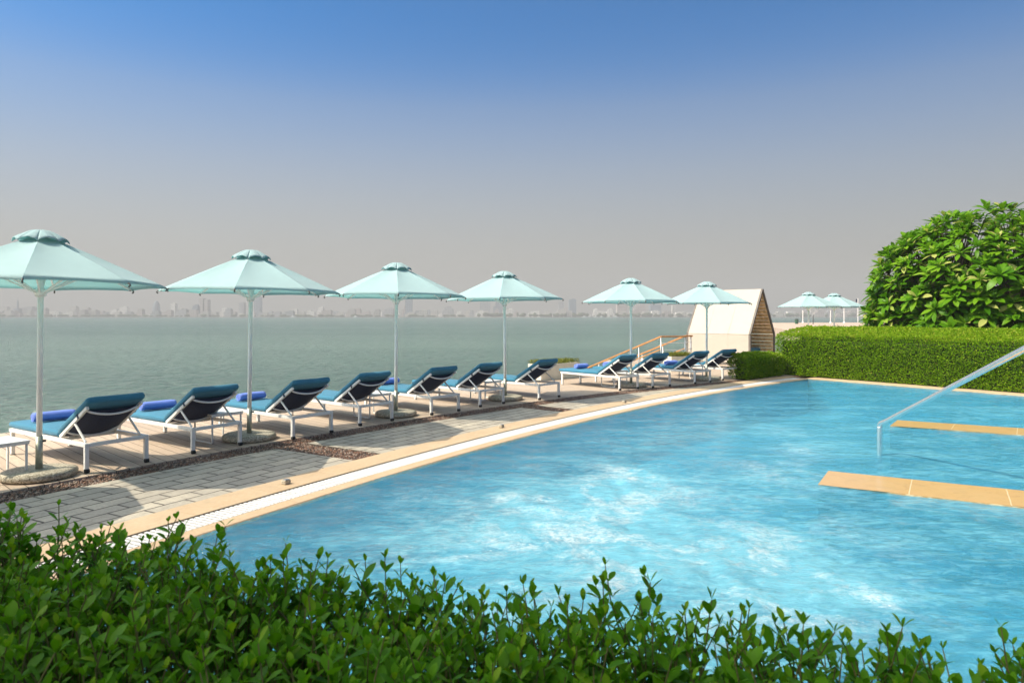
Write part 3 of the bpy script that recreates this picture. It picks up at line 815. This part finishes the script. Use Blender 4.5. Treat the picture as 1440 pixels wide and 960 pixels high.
# ------------------------------------------------------------------ leaves
def add_leaf(mb, base, d, nrm, ln, wd, fold=.25, curl=.2, seg=4, prof=None):
    """one leaf from base along d, upper side nrm"""
    d = d.normalized(); s_ = d.cross(nrm); s_ = s_.normalized() if s_.length > 1e-6 else d.orthogonal().normalized(); nr = s_.cross(d)
    vs_ = [base]; prof = prof or [.55, .95, 1.0, .7]
    for i in range(seg):
        t = (i + 1) / (seg + 1); c = base + d * (ln * t) - nr * (curl * ln * t * t); h = wd / 2 * prof[i]
        vs_ += [c - s_ * h + nr * (fold * h), c, c + s_ * h + nr * (fold * h)]
    vs_.append(base + d * ln - nr * (curl * ln))
    fs_ = [(0, 2, 1), (0, 3, 2)]
    for i in range(seg - 1):
        a = 1 + 3 * i; fs_ += [(a, a + 1, a + 4, a + 3), (a + 1, a + 2, a + 5, a + 4)]
    a = 1 + 3 * (seg - 1); t = len(vs_) - 1; fs_ += [(a, a + 1, t), (a + 1, a + 2, t)]
    mb.add(vs_, fs_)

# foreground hedge, its sprigs reaching up from a dense mass of leaves
fh = empty('foreground_hedge', (-.3, 1.0, 0))
tag(fh, 'leafy dark green hedge filling the foreground below the pool', 'hedge')
fl, ft = MB(), MB()
O_ = Vector((-.3, 1.0, 0))
HD = Vector((.9685, -.249, 0)); HN = Vector((.249, .9685, 0)); H0 = Vector((-1.26, 1.66, 0))
TOP = 1.17
hr = random.Random(11)
def sprig(p, ln, lean, nl, size, top):
    up = (Vector((lean[0], lean[1], 1))).normalized(); q = [p, p + up * ln * .5 + Vector((hr.uniform(-.01, .01), hr.uniform(-.01, .01), 0)), p + up * ln]
    ft.cur = .5
    ft.tube([v - O_ for v in q], .0013, 5, False, [.0018, .0014, .001])
    az = hr.uniform(0, 6.28)
    for i in range(nl):
        t = 1 - (i / max(1, nl)) * .85; b = p + up * ln * t; az += 1.57 + hr.uniform(-.3, .3)
        el = (1.05 if i == 0 else .75) - i * .08 + hr.uniform(-.25, .25)
        for s_ in (0, math.pi):
            a = az + s_; d = Vector((math.cos(a) * math.cos(el), math.sin(a) * math.cos(el), math.sin(el))) + up * .15
            nrm = Vector((-math.cos(a) * math.sin(el), -math.sin(a) * math.sin(el), math.cos(el)))
            L = size * hr.uniform(.72, 1.15) * (.62 if i == 0 else 1)
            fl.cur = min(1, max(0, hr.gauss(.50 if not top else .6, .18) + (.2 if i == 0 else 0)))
            add_leaf(fl, b - O_, d, nrm, L, L * hr.uniform(.42, .52), .22, hr.uniform(-.05, .25), 4, [.48, .86, 1.0, .78])
    if hr.random() < .6:
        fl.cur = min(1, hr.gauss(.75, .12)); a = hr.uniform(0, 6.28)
        add_leaf(fl, p + up * ln - O_, up + Vector((math.cos(a), math.sin(a), 0)) * .25, Vector((math.cos(a), math.sin(a), .2)), size * .5, size * .2, .3, .1)
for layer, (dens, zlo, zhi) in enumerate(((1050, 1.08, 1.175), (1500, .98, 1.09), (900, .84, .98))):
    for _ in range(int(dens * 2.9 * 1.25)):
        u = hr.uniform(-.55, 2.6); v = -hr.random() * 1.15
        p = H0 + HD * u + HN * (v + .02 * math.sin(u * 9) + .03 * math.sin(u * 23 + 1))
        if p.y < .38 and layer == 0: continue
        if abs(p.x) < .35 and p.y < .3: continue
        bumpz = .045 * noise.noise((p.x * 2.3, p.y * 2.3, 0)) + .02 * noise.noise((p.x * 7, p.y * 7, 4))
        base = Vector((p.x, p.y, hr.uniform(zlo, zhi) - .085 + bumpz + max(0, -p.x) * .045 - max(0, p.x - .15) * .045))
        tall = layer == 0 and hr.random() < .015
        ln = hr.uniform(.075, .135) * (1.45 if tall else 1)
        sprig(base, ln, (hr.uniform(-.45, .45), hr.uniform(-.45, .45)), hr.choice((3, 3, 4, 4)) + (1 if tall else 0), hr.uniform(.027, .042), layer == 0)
# the vertical far face of the hedge
for _ in range(1500):
    u = hr.uniform(-.55, 2.6); p = H0 + HD * u + HN * hr.uniform(-.06, .02)
    sprig(Vector((p.x, p.y, hr.uniform(.5, 1.05))), hr.uniform(.07, .12), (HN.x * .8 + hr.uniform(-.3, .3), HN.y * .8 + hr.uniform(-.3, .3)), 3, hr.uniform(.026, .036), False)
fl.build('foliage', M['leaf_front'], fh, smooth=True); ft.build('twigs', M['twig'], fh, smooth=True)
core = MB(); cc = H0 + HD * 1.02 - HN * .56 - O_
core.box((cc.x, cc.y, .45), (3.1, 1.0, .90), Matrix.Rotation(math.atan2(HD.y, HD.x), 3, 'Z')); core.build('branch_core', M['hedge_core'], fh)

# clipped hedges behind the pool
def clipped_hedge(name, poly_front, thick, h_front, h_back, label, dens, seed, round_=.12):
    """poly_front: plan polyline of the pool-side face, hedge body lies to its left (away from the pool)"""
    r_ = random.Random(seed); f = MB(); c = MB()
    P = [Vector((x, y, 0)) for x, y in poly_front]
    o = P[0].copy()
    segs = []
    for a, b in zip(P, P[1:]):
        d = (b - a).normalized(); n_ = Vector((-d.y, d.x, 0)); segs.append((a, b, d, n_, (b - a).length))
    def surf(a, d, n_, L, u, s):
        """s in 0..1: up the front face then over the rounded top to the back"""
        # profile in (depth, height)
        pf = [(0, .02), (0, h_front - round_), (round_ * .3, h_front - round_ * .3), (round_, h_front), (thick * .55, h_front + (h_back - h_front) * .7), (thick - .1, h_back), (thick, h_back - .15), (thick, .1)]
        ls = [math.dist(p, q) for p, q in zip(pf, pf[1:])]; T = sum(ls) * s
        for (p, q), l in zip(zip(pf, pf[1:]), ls):
            if T <= l: break
            T -= l
        t = T / l; dp = p[0] + (q[0] - p[0]) * t; z = p[1] + (q[1] - p[1]) * t
        nn = Vector((0, 0, 0)) - n_ * (q[1] - p[1]) + Vector((0, 0, 1)) * (q[0] - p[0]); nn.normalize()
        pos = a + d * u + n_ * dp + Vector((0, 0, z)); return pos, nn
    for a, b, d, n_, L in segs:
        area = L * (h_front + thick + h_back)
        for _ in range(int(area * dens)):
            s = r_.random(); 
            if s > .8 and r_.random() < .6: continue
            pos, nn = surf(a, d, n_, L, r_.uniform(-.03, L + .03), s)
            lump = .05 * noise.noise(pos * 2.2) + .025 * noise.noise(pos * 6.5)
            pos = pos + nn * (lump + r_.gauss(0, .016)) - o
            dr = (nn + Vector((r_.gauss(0, .7), r_.gauss(0, .7), r_.gauss(.35, .6)))).normalized()
            lf = (nn * .7 + Vector((r_.gauss(0, .6), r_.gauss(0, .6), r_.gauss(.75, .5)))).normalized()
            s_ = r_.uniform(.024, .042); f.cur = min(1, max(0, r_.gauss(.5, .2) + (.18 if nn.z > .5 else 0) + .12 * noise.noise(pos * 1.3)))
            sd_ = dr.cross(lf)
            if sd_.length < 1e-3: continue
            sd_ = sd_.normalized() * s_ * .42; e = pos + dr * s_ * 1.3; mdl = pos + dr * s_ * .65 - lf * s_ * .12
            f.add([pos, mdl + sd_ + lf * s_ * .16, e, mdl - sd_ + lf * s_ * .16], [(0, 1, 2), (0, 2, 3)])
        # end faces
        for u_, sg in ((0, -1), (L, 1)):
            for _ in range(int(thick * h_front * dens * .9)):
                pos = a + d * u_ + n_ * r_.uniform(0, thick) + Vector((0, 0, r_.uniform(.03, h_front))); nn = d * sg
                pos = pos + nn * (.04 * noise.noise(pos * 3) + r_.gauss(0, .02)) - o
                dr = (nn + Vector((r_.gauss(0, .7), r_.gauss(0, .7), r_.gauss(.3, .6)))).normalized(); lf = (nn * .7 + Vector((r_.gauss(0, .6), r_.gauss(0, .6), .75))).normalized()
                sd_ = dr.cross(lf); s_ = r_.uniform(.020, .034)
                if sd_.length < 1e-3: continue
                sd_ = sd_.normalized() * s_ * .42; f.cur = min(1, max(0, r_.gauss(.5, .2)))
                f.add([pos, pos + dr * s_ * .65 + sd_, pos + dr * s_ * 1.3, pos + dr * s_ * .65 - sd_], [(0, 1, 2), (0, 2, 3)])
        m = Matrix((d, n_, Vector((0, 0, 1)))).transposed(); mid = (a + b) / 2 - o
        hb = min(h_front, h_back) - .16
        c.box(mid + n_ * (thick / 2) + Vector((0, 0, hb / 2)), (L - .24, thick - .26, hb), m)
        if h_back > h_front + .05: c.box(mid + n_ * (thick * .7) + Vector((0, 0, hb + (h_back - h_front) / 2 - .01)), (L - .4, thick * .36, h_back - h_front), m)
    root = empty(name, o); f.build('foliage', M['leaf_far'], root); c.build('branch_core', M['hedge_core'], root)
    return tag(root, label, 'hedge')
nf = Vector((-fd.y, fd.x))
hb0 = Vector(corner) + nf * .52 - fd * 1.29
hb1 = hb0 + fd * 10.5
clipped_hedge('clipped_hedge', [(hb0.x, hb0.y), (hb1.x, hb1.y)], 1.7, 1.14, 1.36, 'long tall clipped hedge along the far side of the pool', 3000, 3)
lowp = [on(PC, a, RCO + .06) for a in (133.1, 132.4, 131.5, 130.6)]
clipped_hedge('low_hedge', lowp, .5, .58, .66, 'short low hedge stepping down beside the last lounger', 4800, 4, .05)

# frangipani tree
tr = empty('frangipani_tree', (13.9, 19.9, -.08)); tag(tr, 'round frangipani tree with big glossy leaves behind the tall hedge', 'tree')
tl, tt = MB(), MB(); r_ = random.Random(21)
CX = Vector((0, 0, 2.1)); RX, RZ = 3.0, 2.5
def rosette(p, ax, n_, size):
    ax = ax.normalized(); x = ax.orthogonal().normalized(); y = ax.cross(x); a0 = r_.uniform(0, 6.28); rt = r_.gauss(0, .10)
    for i in range(n_):
        a = a0 + i * 2.4; t = i / n_; el = 1.28 - 1.35 * t + r_.gauss(0, .15)
        d = (x * math.cos(a) + y * math.sin(a)) * math.cos(el) + ax * math.sin(el)
        nr = -(x * math.cos(a) + y * math.sin(a)) * math.sin(el) + ax * math.cos(el)
        L = size * (.65 + .45 * min(1, t * 2)) * r_.uniform(.85, 1.12)
        tl.cur = min(1, max(0, r_.gauss(.5, .17) + rt + (.5 if r_.random() < .10 else 0)))
        add_leaf(tl, p + ax * (.05 * (1 - t)), d, nr, L, L * r_.uniform(.31, .39), r_.uniform(.1, .35), r_.uniform(.1, .45), 5, [.38, .70, .95, 1.0, .72])
tips = []
for i in range(980):
    z = 1 - 2 * (i + .5) / 980
    if z < -.55: continue
    rr = math.sqrt(1 - z * z); a = i * 2.39996 + r_.gauss(0, .12)
    q = Vector((rr * math.cos(a), rr * math.sin(a), z)); sc = r_.uniform(.90, 1.02) + .09 * noise.noise(q * 2.2) if (r_.random() < .66 or z > .75) else r_.uniform(.68, .88)
    fx = rr ** -.34; p = CX + Vector((q.x * RX * fx, q.y * RX * fx, q.z * RZ)) * sc
    if p.z < .75: continue
    tips.append((p, (q + Vector((0, 0, 1.15)))))
for p, ax in tips: rosette(p, ax + Vector((r_.gauss(0, .2), r_.gauss(0, .2), r_.gauss(0, .15))), r_.randint(13, 18), r_.uniform(.30, .41))
tl.build('crown', M['leaf_tree'], tr, smooth=True)
forks = []
for (bx, by, rad_) in ((-.9, -.3, .10), (.15, -.5, .13), (.9, .2, .11), (-.2, .7, .12)):
    top = Vector((bx * 1.9, by * 1.9, 1.7)); tt.tube([(bx * .7, by * .7, 0), (bx * 1.1, by * 1.1, .6), (bx * 1.5, by * 1.5, 1.1), top], .1, 10, True, [rad_ * 1.2, rad_, rad_ * .85, rad_ * .65])
    forks.append(top)
for p, ax in tips:
    f0 = min(forks, key=lambda q: (q - p).length); mid = f0.lerp(p, .55) + Vector((0, 0, -.18))
    e = p - ax.normalized() * .10
    tt.tube([f0 + Vector((0, 0, -.12)), mid, e], .03, 6, False, [.045, .020, .010])
tt.build('trunk', M['bark'], tr, smooth=True)

# ------------------------------------------------------------------ cabana
cb = empty('cabana', (8.03, 23.0, 0)); tag(cb, 'cream canvas A-frame cabana with slatted wooden inside and dark edge frame', 'cabana')
rv = Vector((-.695, .72, 0)); gv = Vector((.72, .695, 0)); CL, GW, EV, AP = 2.42, 1.8, 1.06, 2.62
def cp(l, g, z): return rv * l + gv * g + Vector((0, 0, z))
prof = [(0, .09), (0, EV), (GW / 2, AP), (GW, EV), (GW, .09)]
cvs = MB()
def panel(mb, l0, l1, a, b, th, sgn=1):
    """flat panel between profile points a and b"""
    d = Vector((b[0] - a[0], b[1] - a[1])).normalized(); nn = Vector((-d.y, d.x)) * th
    q = [cp(l, p[0] + k * nn.x, p[1] + k * nn.y) for l in (l0, l1) for p in (a, b) for k in (0, 1)]
    mb.add(q, [(0, 2, 3, 1), (4, 5, 7, 6), (0, 1, 5, 4), (2, 6, 7, 3), (0, 4, 6, 2), (1, 3, 7, 5)])
panel(cvs, .05, CL - .05, (0, .10), (0, EV), .02); panel(cvs, .05, CL - .05, (0, EV + .002), (GW / 2 - .01, AP), .02)
cv_ = cvs.build('canvas', M['canvas'], cb)
sm_ = MB()
for l in (.82, 1.62):
    panel(sm_, l - .012, l + .012, (-.0225, .11), (-.0225, EV - .01), .004); panel(sm_, l - .012, l + .012, (-.019, EV + .018), (GW / 2 - .03, AP + .0), .004)
sm_.build('seam', M['canvas'], cv_)
fr_ = MB()
for l in (0.02, CL - .02):
    for a, b in zip(prof, prof[1:]): fr_.bar(cp(l, *a), cp(l, *b), .06, .07, tuple(rv))
fr_.bar(cp(0.05, .02, .045), cp(CL - .05, .02, .045), .06, .09); fr_.bar(cp(0.05, GW - .02, .045), cp(CL - .05, GW - .02, .045), .06, .09)
fr_.bar(cp(0, .05, .045), cp(0, GW - .05, .045), .05, .085)
fr_.build('frame', M['cab_frame'], cb, bevel=.005)
sl = MB()
for i in range(8):
    z = .13 + i * .122; sl.bar(cp(.04, GW - .03, z), cp(CL - .04, GW - .03, z), .022, .108)
    sl.bar(cp(.04, .045, z), cp(CL - .04, .045, z), .022, .108); sl.bar(cp(CL - .06, .06, z), cp(CL - .06, GW - .06, z), .02, .108)
for i in range(13):
    t = (i + .5) / 13; g_ = GW - (GW / 2) * t; z = EV + (AP - EV) * t
    dn = Vector((-(GW / 2), AP - EV)).normalized()
    up = gv * dn.x + Vector((0, 0, dn.y))
    sl.bar(cp(.04, g_ - .03, z), cp(CL - .04, g_ - .03, z), .022, .120, tuple(up))
    g2 = (GW / 2) * t; sl.bar(cp(.04, g2 + .045, z), cp(CL - .04, g2 + .045, z), .022, .120, tuple(-gv * dn.x + Vector((0, 0, dn.y))))
    if t < .92: sl.bar(cp(CL - .06, g2 + .06, z), cp(CL - .06, GW - g2 - .06, z), .02, .12)
sl.build('slats', M['slat'], cb)
bn = MB(); bn.bar(cp(.35, GW / 2, .40), cp(CL - .1, GW / 2, .40), GW - .22, .05); bn.bar(cp(.37, GW / 2, .24), cp(.41, GW / 2, .24), GW - .3, .28)
bn.build('bench', M['slat'], cb)
m3 = Matrix((rv, gv, Vector((0, 0, 1)))).transposed()
ct = Vector((8.03, 23.0, 0))
mb = MB(); rounded_box(mb, .8, .72, .07, .05, 8, 6, 1, Matrix.Translation((0, 0, 0)) @ Matrix((rv, -gv * -1, Vector((0, 0, 1)))).transposed().to_4x4(), .01)
o = mb.build('bench_cushion', M['teal'], smooth=True); o.location = ct + cp(1.22, GW / 2, .50); tag(o, 'teal mattress lying on the bench inside the cabana', 'cushion')
mb = MB(); rounded_box(mb, .22, .20, .075, .06, 6, 6, 1, Matrix.Rotation(R(60), 4, 'X'), .03)
o = mb.build('scatter_cushion', M['teal'], smooth=True); o.location = ct + cp(.55, .38, .76); o.rotation_euler = (0, 0, R(20)); tag(o, 'teal scatter cushion propped just inside the cabana opening', 'cushion')

# ------------------------------------------------------------------ gangway with teak-capped rails
gd = Vector((-.6, .8, 0)); gs = Vector((.8, .6, 0)); G0 = Vector((4.8, 22.0, 0)); SL = math.tan(R(19.5))
mb = MB(); pts = [G0 + gd * -.3, G0 + gs * 1.2 + gd * -.3]
mb.bar(G0 + gs * .6 + Vector((0, 0, -.05)), G0 + gs * .6 + gd * 4.6 + Vector((0, 0, -.05 - 4.6 * SL)), 1.2, .07)
tag(mb.build('gangway', M['deck']), kind='structure')
def railing(start, lead, lab, LL):
    rt = empty('railing', start); tag(rt, lab, 'railing', 'teak topped railings at the gangway')
    def P(t, z): return (gd * t if t > 0 else lead * t) + Vector((0, 0, z - max(0, t) * SL))
    hr_ = MB(); hr_.bar(P(-LL, 1.03), P(0, 1.03), .055, .05); hr_.bar(P(0, 1.03), P(4.4, 1.03), .055, .05); hr_.build('handrail', M['teak'], rt, bevel=.008)
    m_ = MB(); m_.bar(P(.0, .62), P(4.4, .62), .04, .035); m_.build('mid_rail', M['teak'], rt, bevel=.006)
    for t in (-LL + .06, 0, .95, 1.9, 2.85, 3.8):
        p_ = MB(); p_.tube([P(t, -.05), P(t, 1.005)], .02, 10); p_.build('post', M['steel_post'], rt, smooth=True)
    for z in (.82, .60, .40):
        w_ = MB(); w_.tube([P(-LL, z), P(-.02, z)], .009, 6); w_.build('wire', M['white_metal'], rt)
    return rt
railing(G0, Vector((-.95, -.3, 0)).normalized(), 'near teak topped railing sloping down to the sea, left of the cabana', .95)
railing(G0 + gs * 1.2, Vector((-.9, -.4, 0)).normalized(), 'far teak topped railing of the gangway, partly behind the cabana', .3)

# planters
def planter(x, y, rz, sx_, sy_, h, lab, seed):
    rt = empty('planter', (x, y, 0), R(rz)); tag(rt, lab, 'planter', 'cream planters on the deck')
    b = MB(); t_ = .05
    for c_, s_ in (((0, -sy_ / 2 + t_ / 2, h / 2), (sx_, t_, h)), ((0, sy_ / 2 - t_ / 2, h / 2), (sx_, t_, h)), ((-sx_ / 2 + t_ / 2, 0, h / 2), (t_, sy_ - 2 * t_ - .002, h - .002)), ((sx_ / 2 - t_ / 2, 0, h / 2), (t_, sy_ - 2 * t_ - .002, h - .002))): b.box(c_, s_)
    b.build('box', M['planter'], rt, bevel=.006)
    b = MB(); b.box((0, 0, h / 2 - .03), (sx_ - 2 * t_ - .004, sy_ - 2 * t_ - .004, h - .06)); b.build('soil', M['soil'], rt)
    f = MB(); q = random.Random(seed)
    for _ in range(1500):
        p = Vector((q.uniform(-sx_ / 2, sx_ / 2), q.uniform(-sy_ / 2, sy_ / 2), h - .02 + q.uniform(0, .10))); d = Vector((q.gauss(0, .6), q.gauss(0, .6), 1)); f.cur = q.random()
        add_leaf(f, p, d, Vector((q.gauss(0, 1), q.gauss(0, 1), .3)), q.uniform(.04, .08), .018, .2, .2, 2, [.9, .8])
    f.build('plants', M['leaf_planter'], rt)
planter(1.15, 18.55, 42, 1.5, .5, .42, 'cream planter box with low olive plants behind the gap in the loungers', 5)
planter(5.12, 21.1, 20, .75, .45, .46, 'small cream planter with olive plants at the foot of the cabana', 6)

# ------------------------------------------------------------------ beach furniture far off
for px, top, lab in ((1129, 436, 'thin white beach post left of the left beach parasol pole'), (1168, 436, 'thin white beach post just left of the right beach parasol pole'),
                     (1187, 432, 'thin white beach post right of the right beach parasol pole'), (1225, 440, 'thin white beach post at the edge of the round tree')):
    Y = 172.0; X = (px - 720) * Y / 960; h = 1.7 + (444 - top) * Y / 960 + .08
    mb = MB(); mb.tube([(0, 0, 0), (0, 0, h)], .11, 8); mb.lathe([(.3, 0), (.3, .15), (.1, .3)], 8)
    o = mb.build('beach_post', M['white_metal']); o.location = (X, Y, -.08); tag(o, lab, 'post', 'white posts on the beach')
Y = 172.0; fpole = empty('flagpole', ((1206.5 - 720) * Y / 960, Y, -.08)); tag(fpole, 'white beach pole with a small dark flag near the round tree', 'flagpole')
mb = MB(); mb.tube([(0, 0, 0), (0, 0, 6.2)], .10, 8); mb.build('pole', M['white_metal'], fpole)
mb = MB(); mb.add([(0.1, 0, 6.1), (-.5, .1, 6.0), (-.55, .05, 5.2), (.1, 0, 5.1)], [(0, 1, 2, 3)]); fo = mb.build('flag', M['navy'], fpole); fo.modifiers.new('t', 'SOLIDIFY').thickness = .02
Y = 150.0
bn = empty('litter_bin', ((1120.3 - 720) * Y / 960, Y, -.08)); tag(bn, 'dark green bin standing alone on the far sand', 'bin')
mb = MB(); mb.lathe([(.32, 0), (.40, .9), (.41, .95), (.35, .96)], 14); mb.build('body', simple('bin_green', (.02, .09, .05), .6), bn)
mb = MB(); mb.lathe([(.43, .965), (.43, 1.02), (.2, 1.15)], 14); mb.build('lid', M['dark_metal'], bn)
mb = MB(); mb.tube([(0, 0, 0), (0, 0, 2.0)], .08, 8); mb.lathe([(.2, 0), (.2, .08), (.08, .2)], 8); o = mb.build('dark_post', M['dark_metal']); o.location = ((1143.5 - 720) * Y / 960, Y, -.08); tag(o, 'thin dark post on the sand right of the left beach parasol', 'post')  # plain dark pole, carries no lamp

# ------------------------------------------------------------------ the hazy city across the bay
SY = 1400.0; BASE = 446.2
mb = MB(); prm = [(-1450, SY + 10), (-600, SY + 4), (-150, SY), (60, SY - 60), (200, SY - 40), (420, SY - 5), (900, SY), (1450, SY + 10), (1450, 1790), (-1450, 1790)]
mb.poly(prm, -.2); mb.wall(prm, -1.5, -.2)
tag(mb.build('far_shore', simple('far_shore_ground', (.34, .32, .29), .95, scale=.01)), kind='structure')
def building(px, wpx, top, Y, mat, style, depth=None):
    k = Y / 960; X = (px - 720) * k; W_ = wpx * k; H_ = (444 - top) * k + 1.7 + .2; D_ = depth or max(12, W_ * .8)
    b = MB()
    if style == 'spire':
        b.box((0, 0, H_ * .22), (W_ * 2.4, D_, H_ * .44)); b.lathe([(W_ * .5, H_ * .44), (W_ * .42, H_ * .72), (W_ * .55, H_ * .73), (W_ * .25, H_ * .8), (W_ * .04, H_)], 8)
    elif style == 'taper':
        b.lathe([(W_ * .5, 0), (W_ * .5, H_ * .55), (W_ * .42, H_ * .8), (W_ * .22, H_ * .95), (W_ * .05, H_)], 12)
    elif style == 'twin':
        b.box((-W_ * .27, 0, H_ / 2), (W_ * .42, D_, H_)); b.box((W_ * .27, 1, H_ * .46), (W_ * .42, D_, H_ * .92)); b.box((0, 0, H_ * .15), (W_ * 1.25, D_ * 1.2, H_ * .3))
    elif style == 'slab':
        b.box((0, 0, H_ * .48), (W_, D_, H_ * .96)); b.box((W_ * .1, 0, H_ * .98), (W_ * .5, D_ * .5, H_ * .04)); b.box((0, -1, H_ * .07), (W_ * 1.4, D_ * 1.1, H_ * .14))
    else:
        b.box((0, 0, H_ * .45), (W_, D_, H_ * .9)); b.box((W_ * .12, 0, H_ * .95), (W_ * .55, D_ * .6, H_ * .1)); b.box((-W_ * .55, 0, H_ * .3), (W_ * .5, D_ * .9, H_ * .6))
    o = b.build('city_building' if style in ('low',) else 'tower', mat); o.location = (X, Y, -.2); return o
LAND = [(25, 3, 418, 3, 'spire', 'hazy spire tower with wide base at the far left of the skyline'),
        (8, 9, 431, 0, 'slab', 'hazy pale block at the extreme left of the skyline'), (42, 14, 431, 2, 'step', 'hazy grey block just left of the first parasol pole'),
        (220, 10, 423, 3, 'taper', 'hazy blue tapering tower under the gap between first and second parasol'), (245, 6, 426, 1, 'slab', 'bright white slab tower between the first and second parasol poles'),
        (256, 3.4, 433, 1, 'slab', 'small bright white tower right of the white slab tower'), (276, 7, 428, 3, 'step', 'hazy blue mid rise left of the twin towers'),
        (288, 12, 419, 4, 'twin', 'hazy rosy twin towers left of the second parasol pole'), (341, 7, 425, 2, 'slab', 'hazy grey tower immediately left of the second parasol pole'),
        (363, 9, 416, 3, 'slab', 'hazy tall blue tower immediately right of the second parasol pole'), (452, 6, 431, 1, 'step', 'hazy small block between second and third parasols'),
        (575, 9, 408, 3, 'slab', 'tallest dark tower in the skyline, just right of the third parasol pole'), (630, 10, 431, 2, 'step', 'hazy grey block between third and fourth parasols'),
        (682, 14, 424, 2, 'slab', 'hazy tower partly behind the left rim of the fourth parasol'), (702, 10, 421, 3, 'step', 'hazy tower directly left of the fourth parasol pole'),
        (789, 7, 424, 2, 'slab', 'narrow hazy tower right of the fourth parasol canopy'), (805, 10, 420, 3, 'slab', 'wide hazy tower between fourth and fifth parasols'),
        (874, 14, 426, 4, 'slab', 'rosy block left of the fifth parasol pole'), (901, 12, 427, 4, 'step', 'rosy block right of the fifth parasol pole'),
        (921, 15, 428, 3, 'slab', 'hazy blue block between the fifth and sixth parasols'), (947, 5, 429, 0, 'slab', 'narrow pale tower left of the cabana roof slope'),
        (1100, 8, 437, 2, 'step', 'hazy block under the left beach parasol rim'), (1152, 10, 437, 0, 'step', 'hazy pale block between the two beach parasol poles'),
        (1198, 9, 438, 2, 'step', 'hazy grey block under the right beach parasol rim')]
cr_ = random.Random(5)
for px, wpx, top, mi, stl, lab in LAND:
    tag(building(px, wpx, top, SY + cr_.uniform(60, 180), CITY[mi], stl), lab, 'tower', 'landmark buildings of the far skyline')
for i in range(150):
    px = -30 + i * 8.6 + cr_.uniform(-4, 4); top = 444 - abs(cr_.gauss(5.0, 2.6)) - 1.5
    tag(building(px, cr_.uniform(4, 13), top, SY + cr_.uniform(12, 60) + (0 if i % 2 else 60), CITY[cr_.choice((0, 0, 1, 1, 2, 4, 4))], 'low'),
        'low hazy building in the city line across the water', 'building', 'low buildings of the far city line')
# shore greenery, a mass nobody could count
mb = MB(); q = random.Random(8)
for i in range(420):
    X = q.uniform(-1150, 1150); Y = SY + q.uniform(6, 14) + (abs(X) / 1450) * 5; h = q.uniform(2.5, 7) * (1.25 if X > -100 else .8); ww = q.uniform(5, 14)
    mb.lathe([(ww * .2, -.2), (ww * .5, h * .4), (ww * .45, h * .75), (ww * .12, h)], 7, (X, Y, 0))
tag(mb.build('shore_trees', M['trees_far']), 'hazy dark line of trees along the far shore', 'trees', kind='stuff')
for i, px in enumerate((822, 829, 838, 846, 857, 866, 500, 412)):
    Y = 1280 + 12 * (i % 3); X = (px - 720) * Y / 960
    bt = MB(); L = cr_.uniform(7, 11)
    bt.add([(-L / 2, -1.5, .1), (L / 2 - 1.5, -1.5, .1), (L / 2 + .8, 0, .2), (L / 2 - 1.5, 1.5, .1), (-L / 2, 1.5, .1), (-L / 2, -1.7, 1.6), (L / 2 - 1.2, -1.7, 1.8), (L / 2 + 1.6, 0, 2.1), (L / 2 - 1.2, 1.7, 1.8), (-L / 2, 1.7, 1.6)],
           [(0, 1, 6, 5), (1, 2, 7, 6), (2, 3, 8, 7), (3, 4, 9, 8), (4, 0, 5, 9), (5, 6, 7, 8, 9), (4, 3, 2, 1, 0)])
    bt.box((-.4, 0, 2.5), (L * .42, 2.2, 1.5)); bt.box((-.6, 0, 3.4), (L * .3, 2.3, .2))
    o = bt.build('motor_boat', M['white_metal']); o.location = (X, Y, -1.35)
    tag(o, 'tiny white boat moored in a cluster off the far shore' if i < 6 else ('lone white boat far out, between second and third parasols' if i == 7 else 'lone white boat far out, left of the third parasol pole'), 'boat', 'boats off the far shore')

# ------------------------------------------------------------------ unseen block added behind the viewer to shade the foreground hedge
hw = empty('shade_block', (0, 0, -.08), R(SUN_TO)); tag(hw, 'pale unseen block with windows, added behind the viewer on the left for shade', 'building')
b = MB(); b.box((-7.3, .1, 3.9), (5.2, 4.9, 7.8)); b.build('wall', M['render'], hw)
b = MB(); b.box((-7.3, .1, 7.92), (5.5, 5.0, .24)); b.build('roof', M['planter'], hw)
for zz in (2.0, 5.2):
    for yy in (-1.2, 1.3):
        wi = MB(); wi.box((-4.69, yy, zz), (.04, 1.3, 1.7)); wo_ = wi.build('window', M['glass_dark'], hw)
        f = MB()
        for c_, s_ in (((-4.66, yy - .68, zz), (.06, .07, 1.86)), ((-4.66, yy + .68, zz), (.06, .07, 1.86)), ((-4.66, yy, zz + .89), (.06, 1.28, .07)), ((-4.66, yy, zz - .89), (.06, 1.28, .07))): f.box(c_, s_)
        f.build('frame', M['white_metal'], wo_)

# ------------------------------------------------------------------ haze over the bay
hm = bpy.data.materials.new('haze'); hm.use_nodes = True; t = hm.node_tree; t.nodes.clear()
o_ = t.nodes.new('ShaderNodeOutputMaterial'); pv_ = t.nodes.new('ShaderNodeVolumePrincipled')
pv_.inputs['Color'].default_value = (.60, .60, .61, 1); pv_.inputs['Density'].default_value = .00075; pv_.inputs['Anisotropy'].default_value = 0.0
t.links.new(pv_.outputs[0], o_.inputs['Volume'])
mb = MB(); mb.box((0, 880, 40), (3060, 1900, 86)); hz_ = mb.build('haze', hm); tag(hz_, kind='stuff')
tag(hz_, 'pale dusty haze over the bay', 'haze')
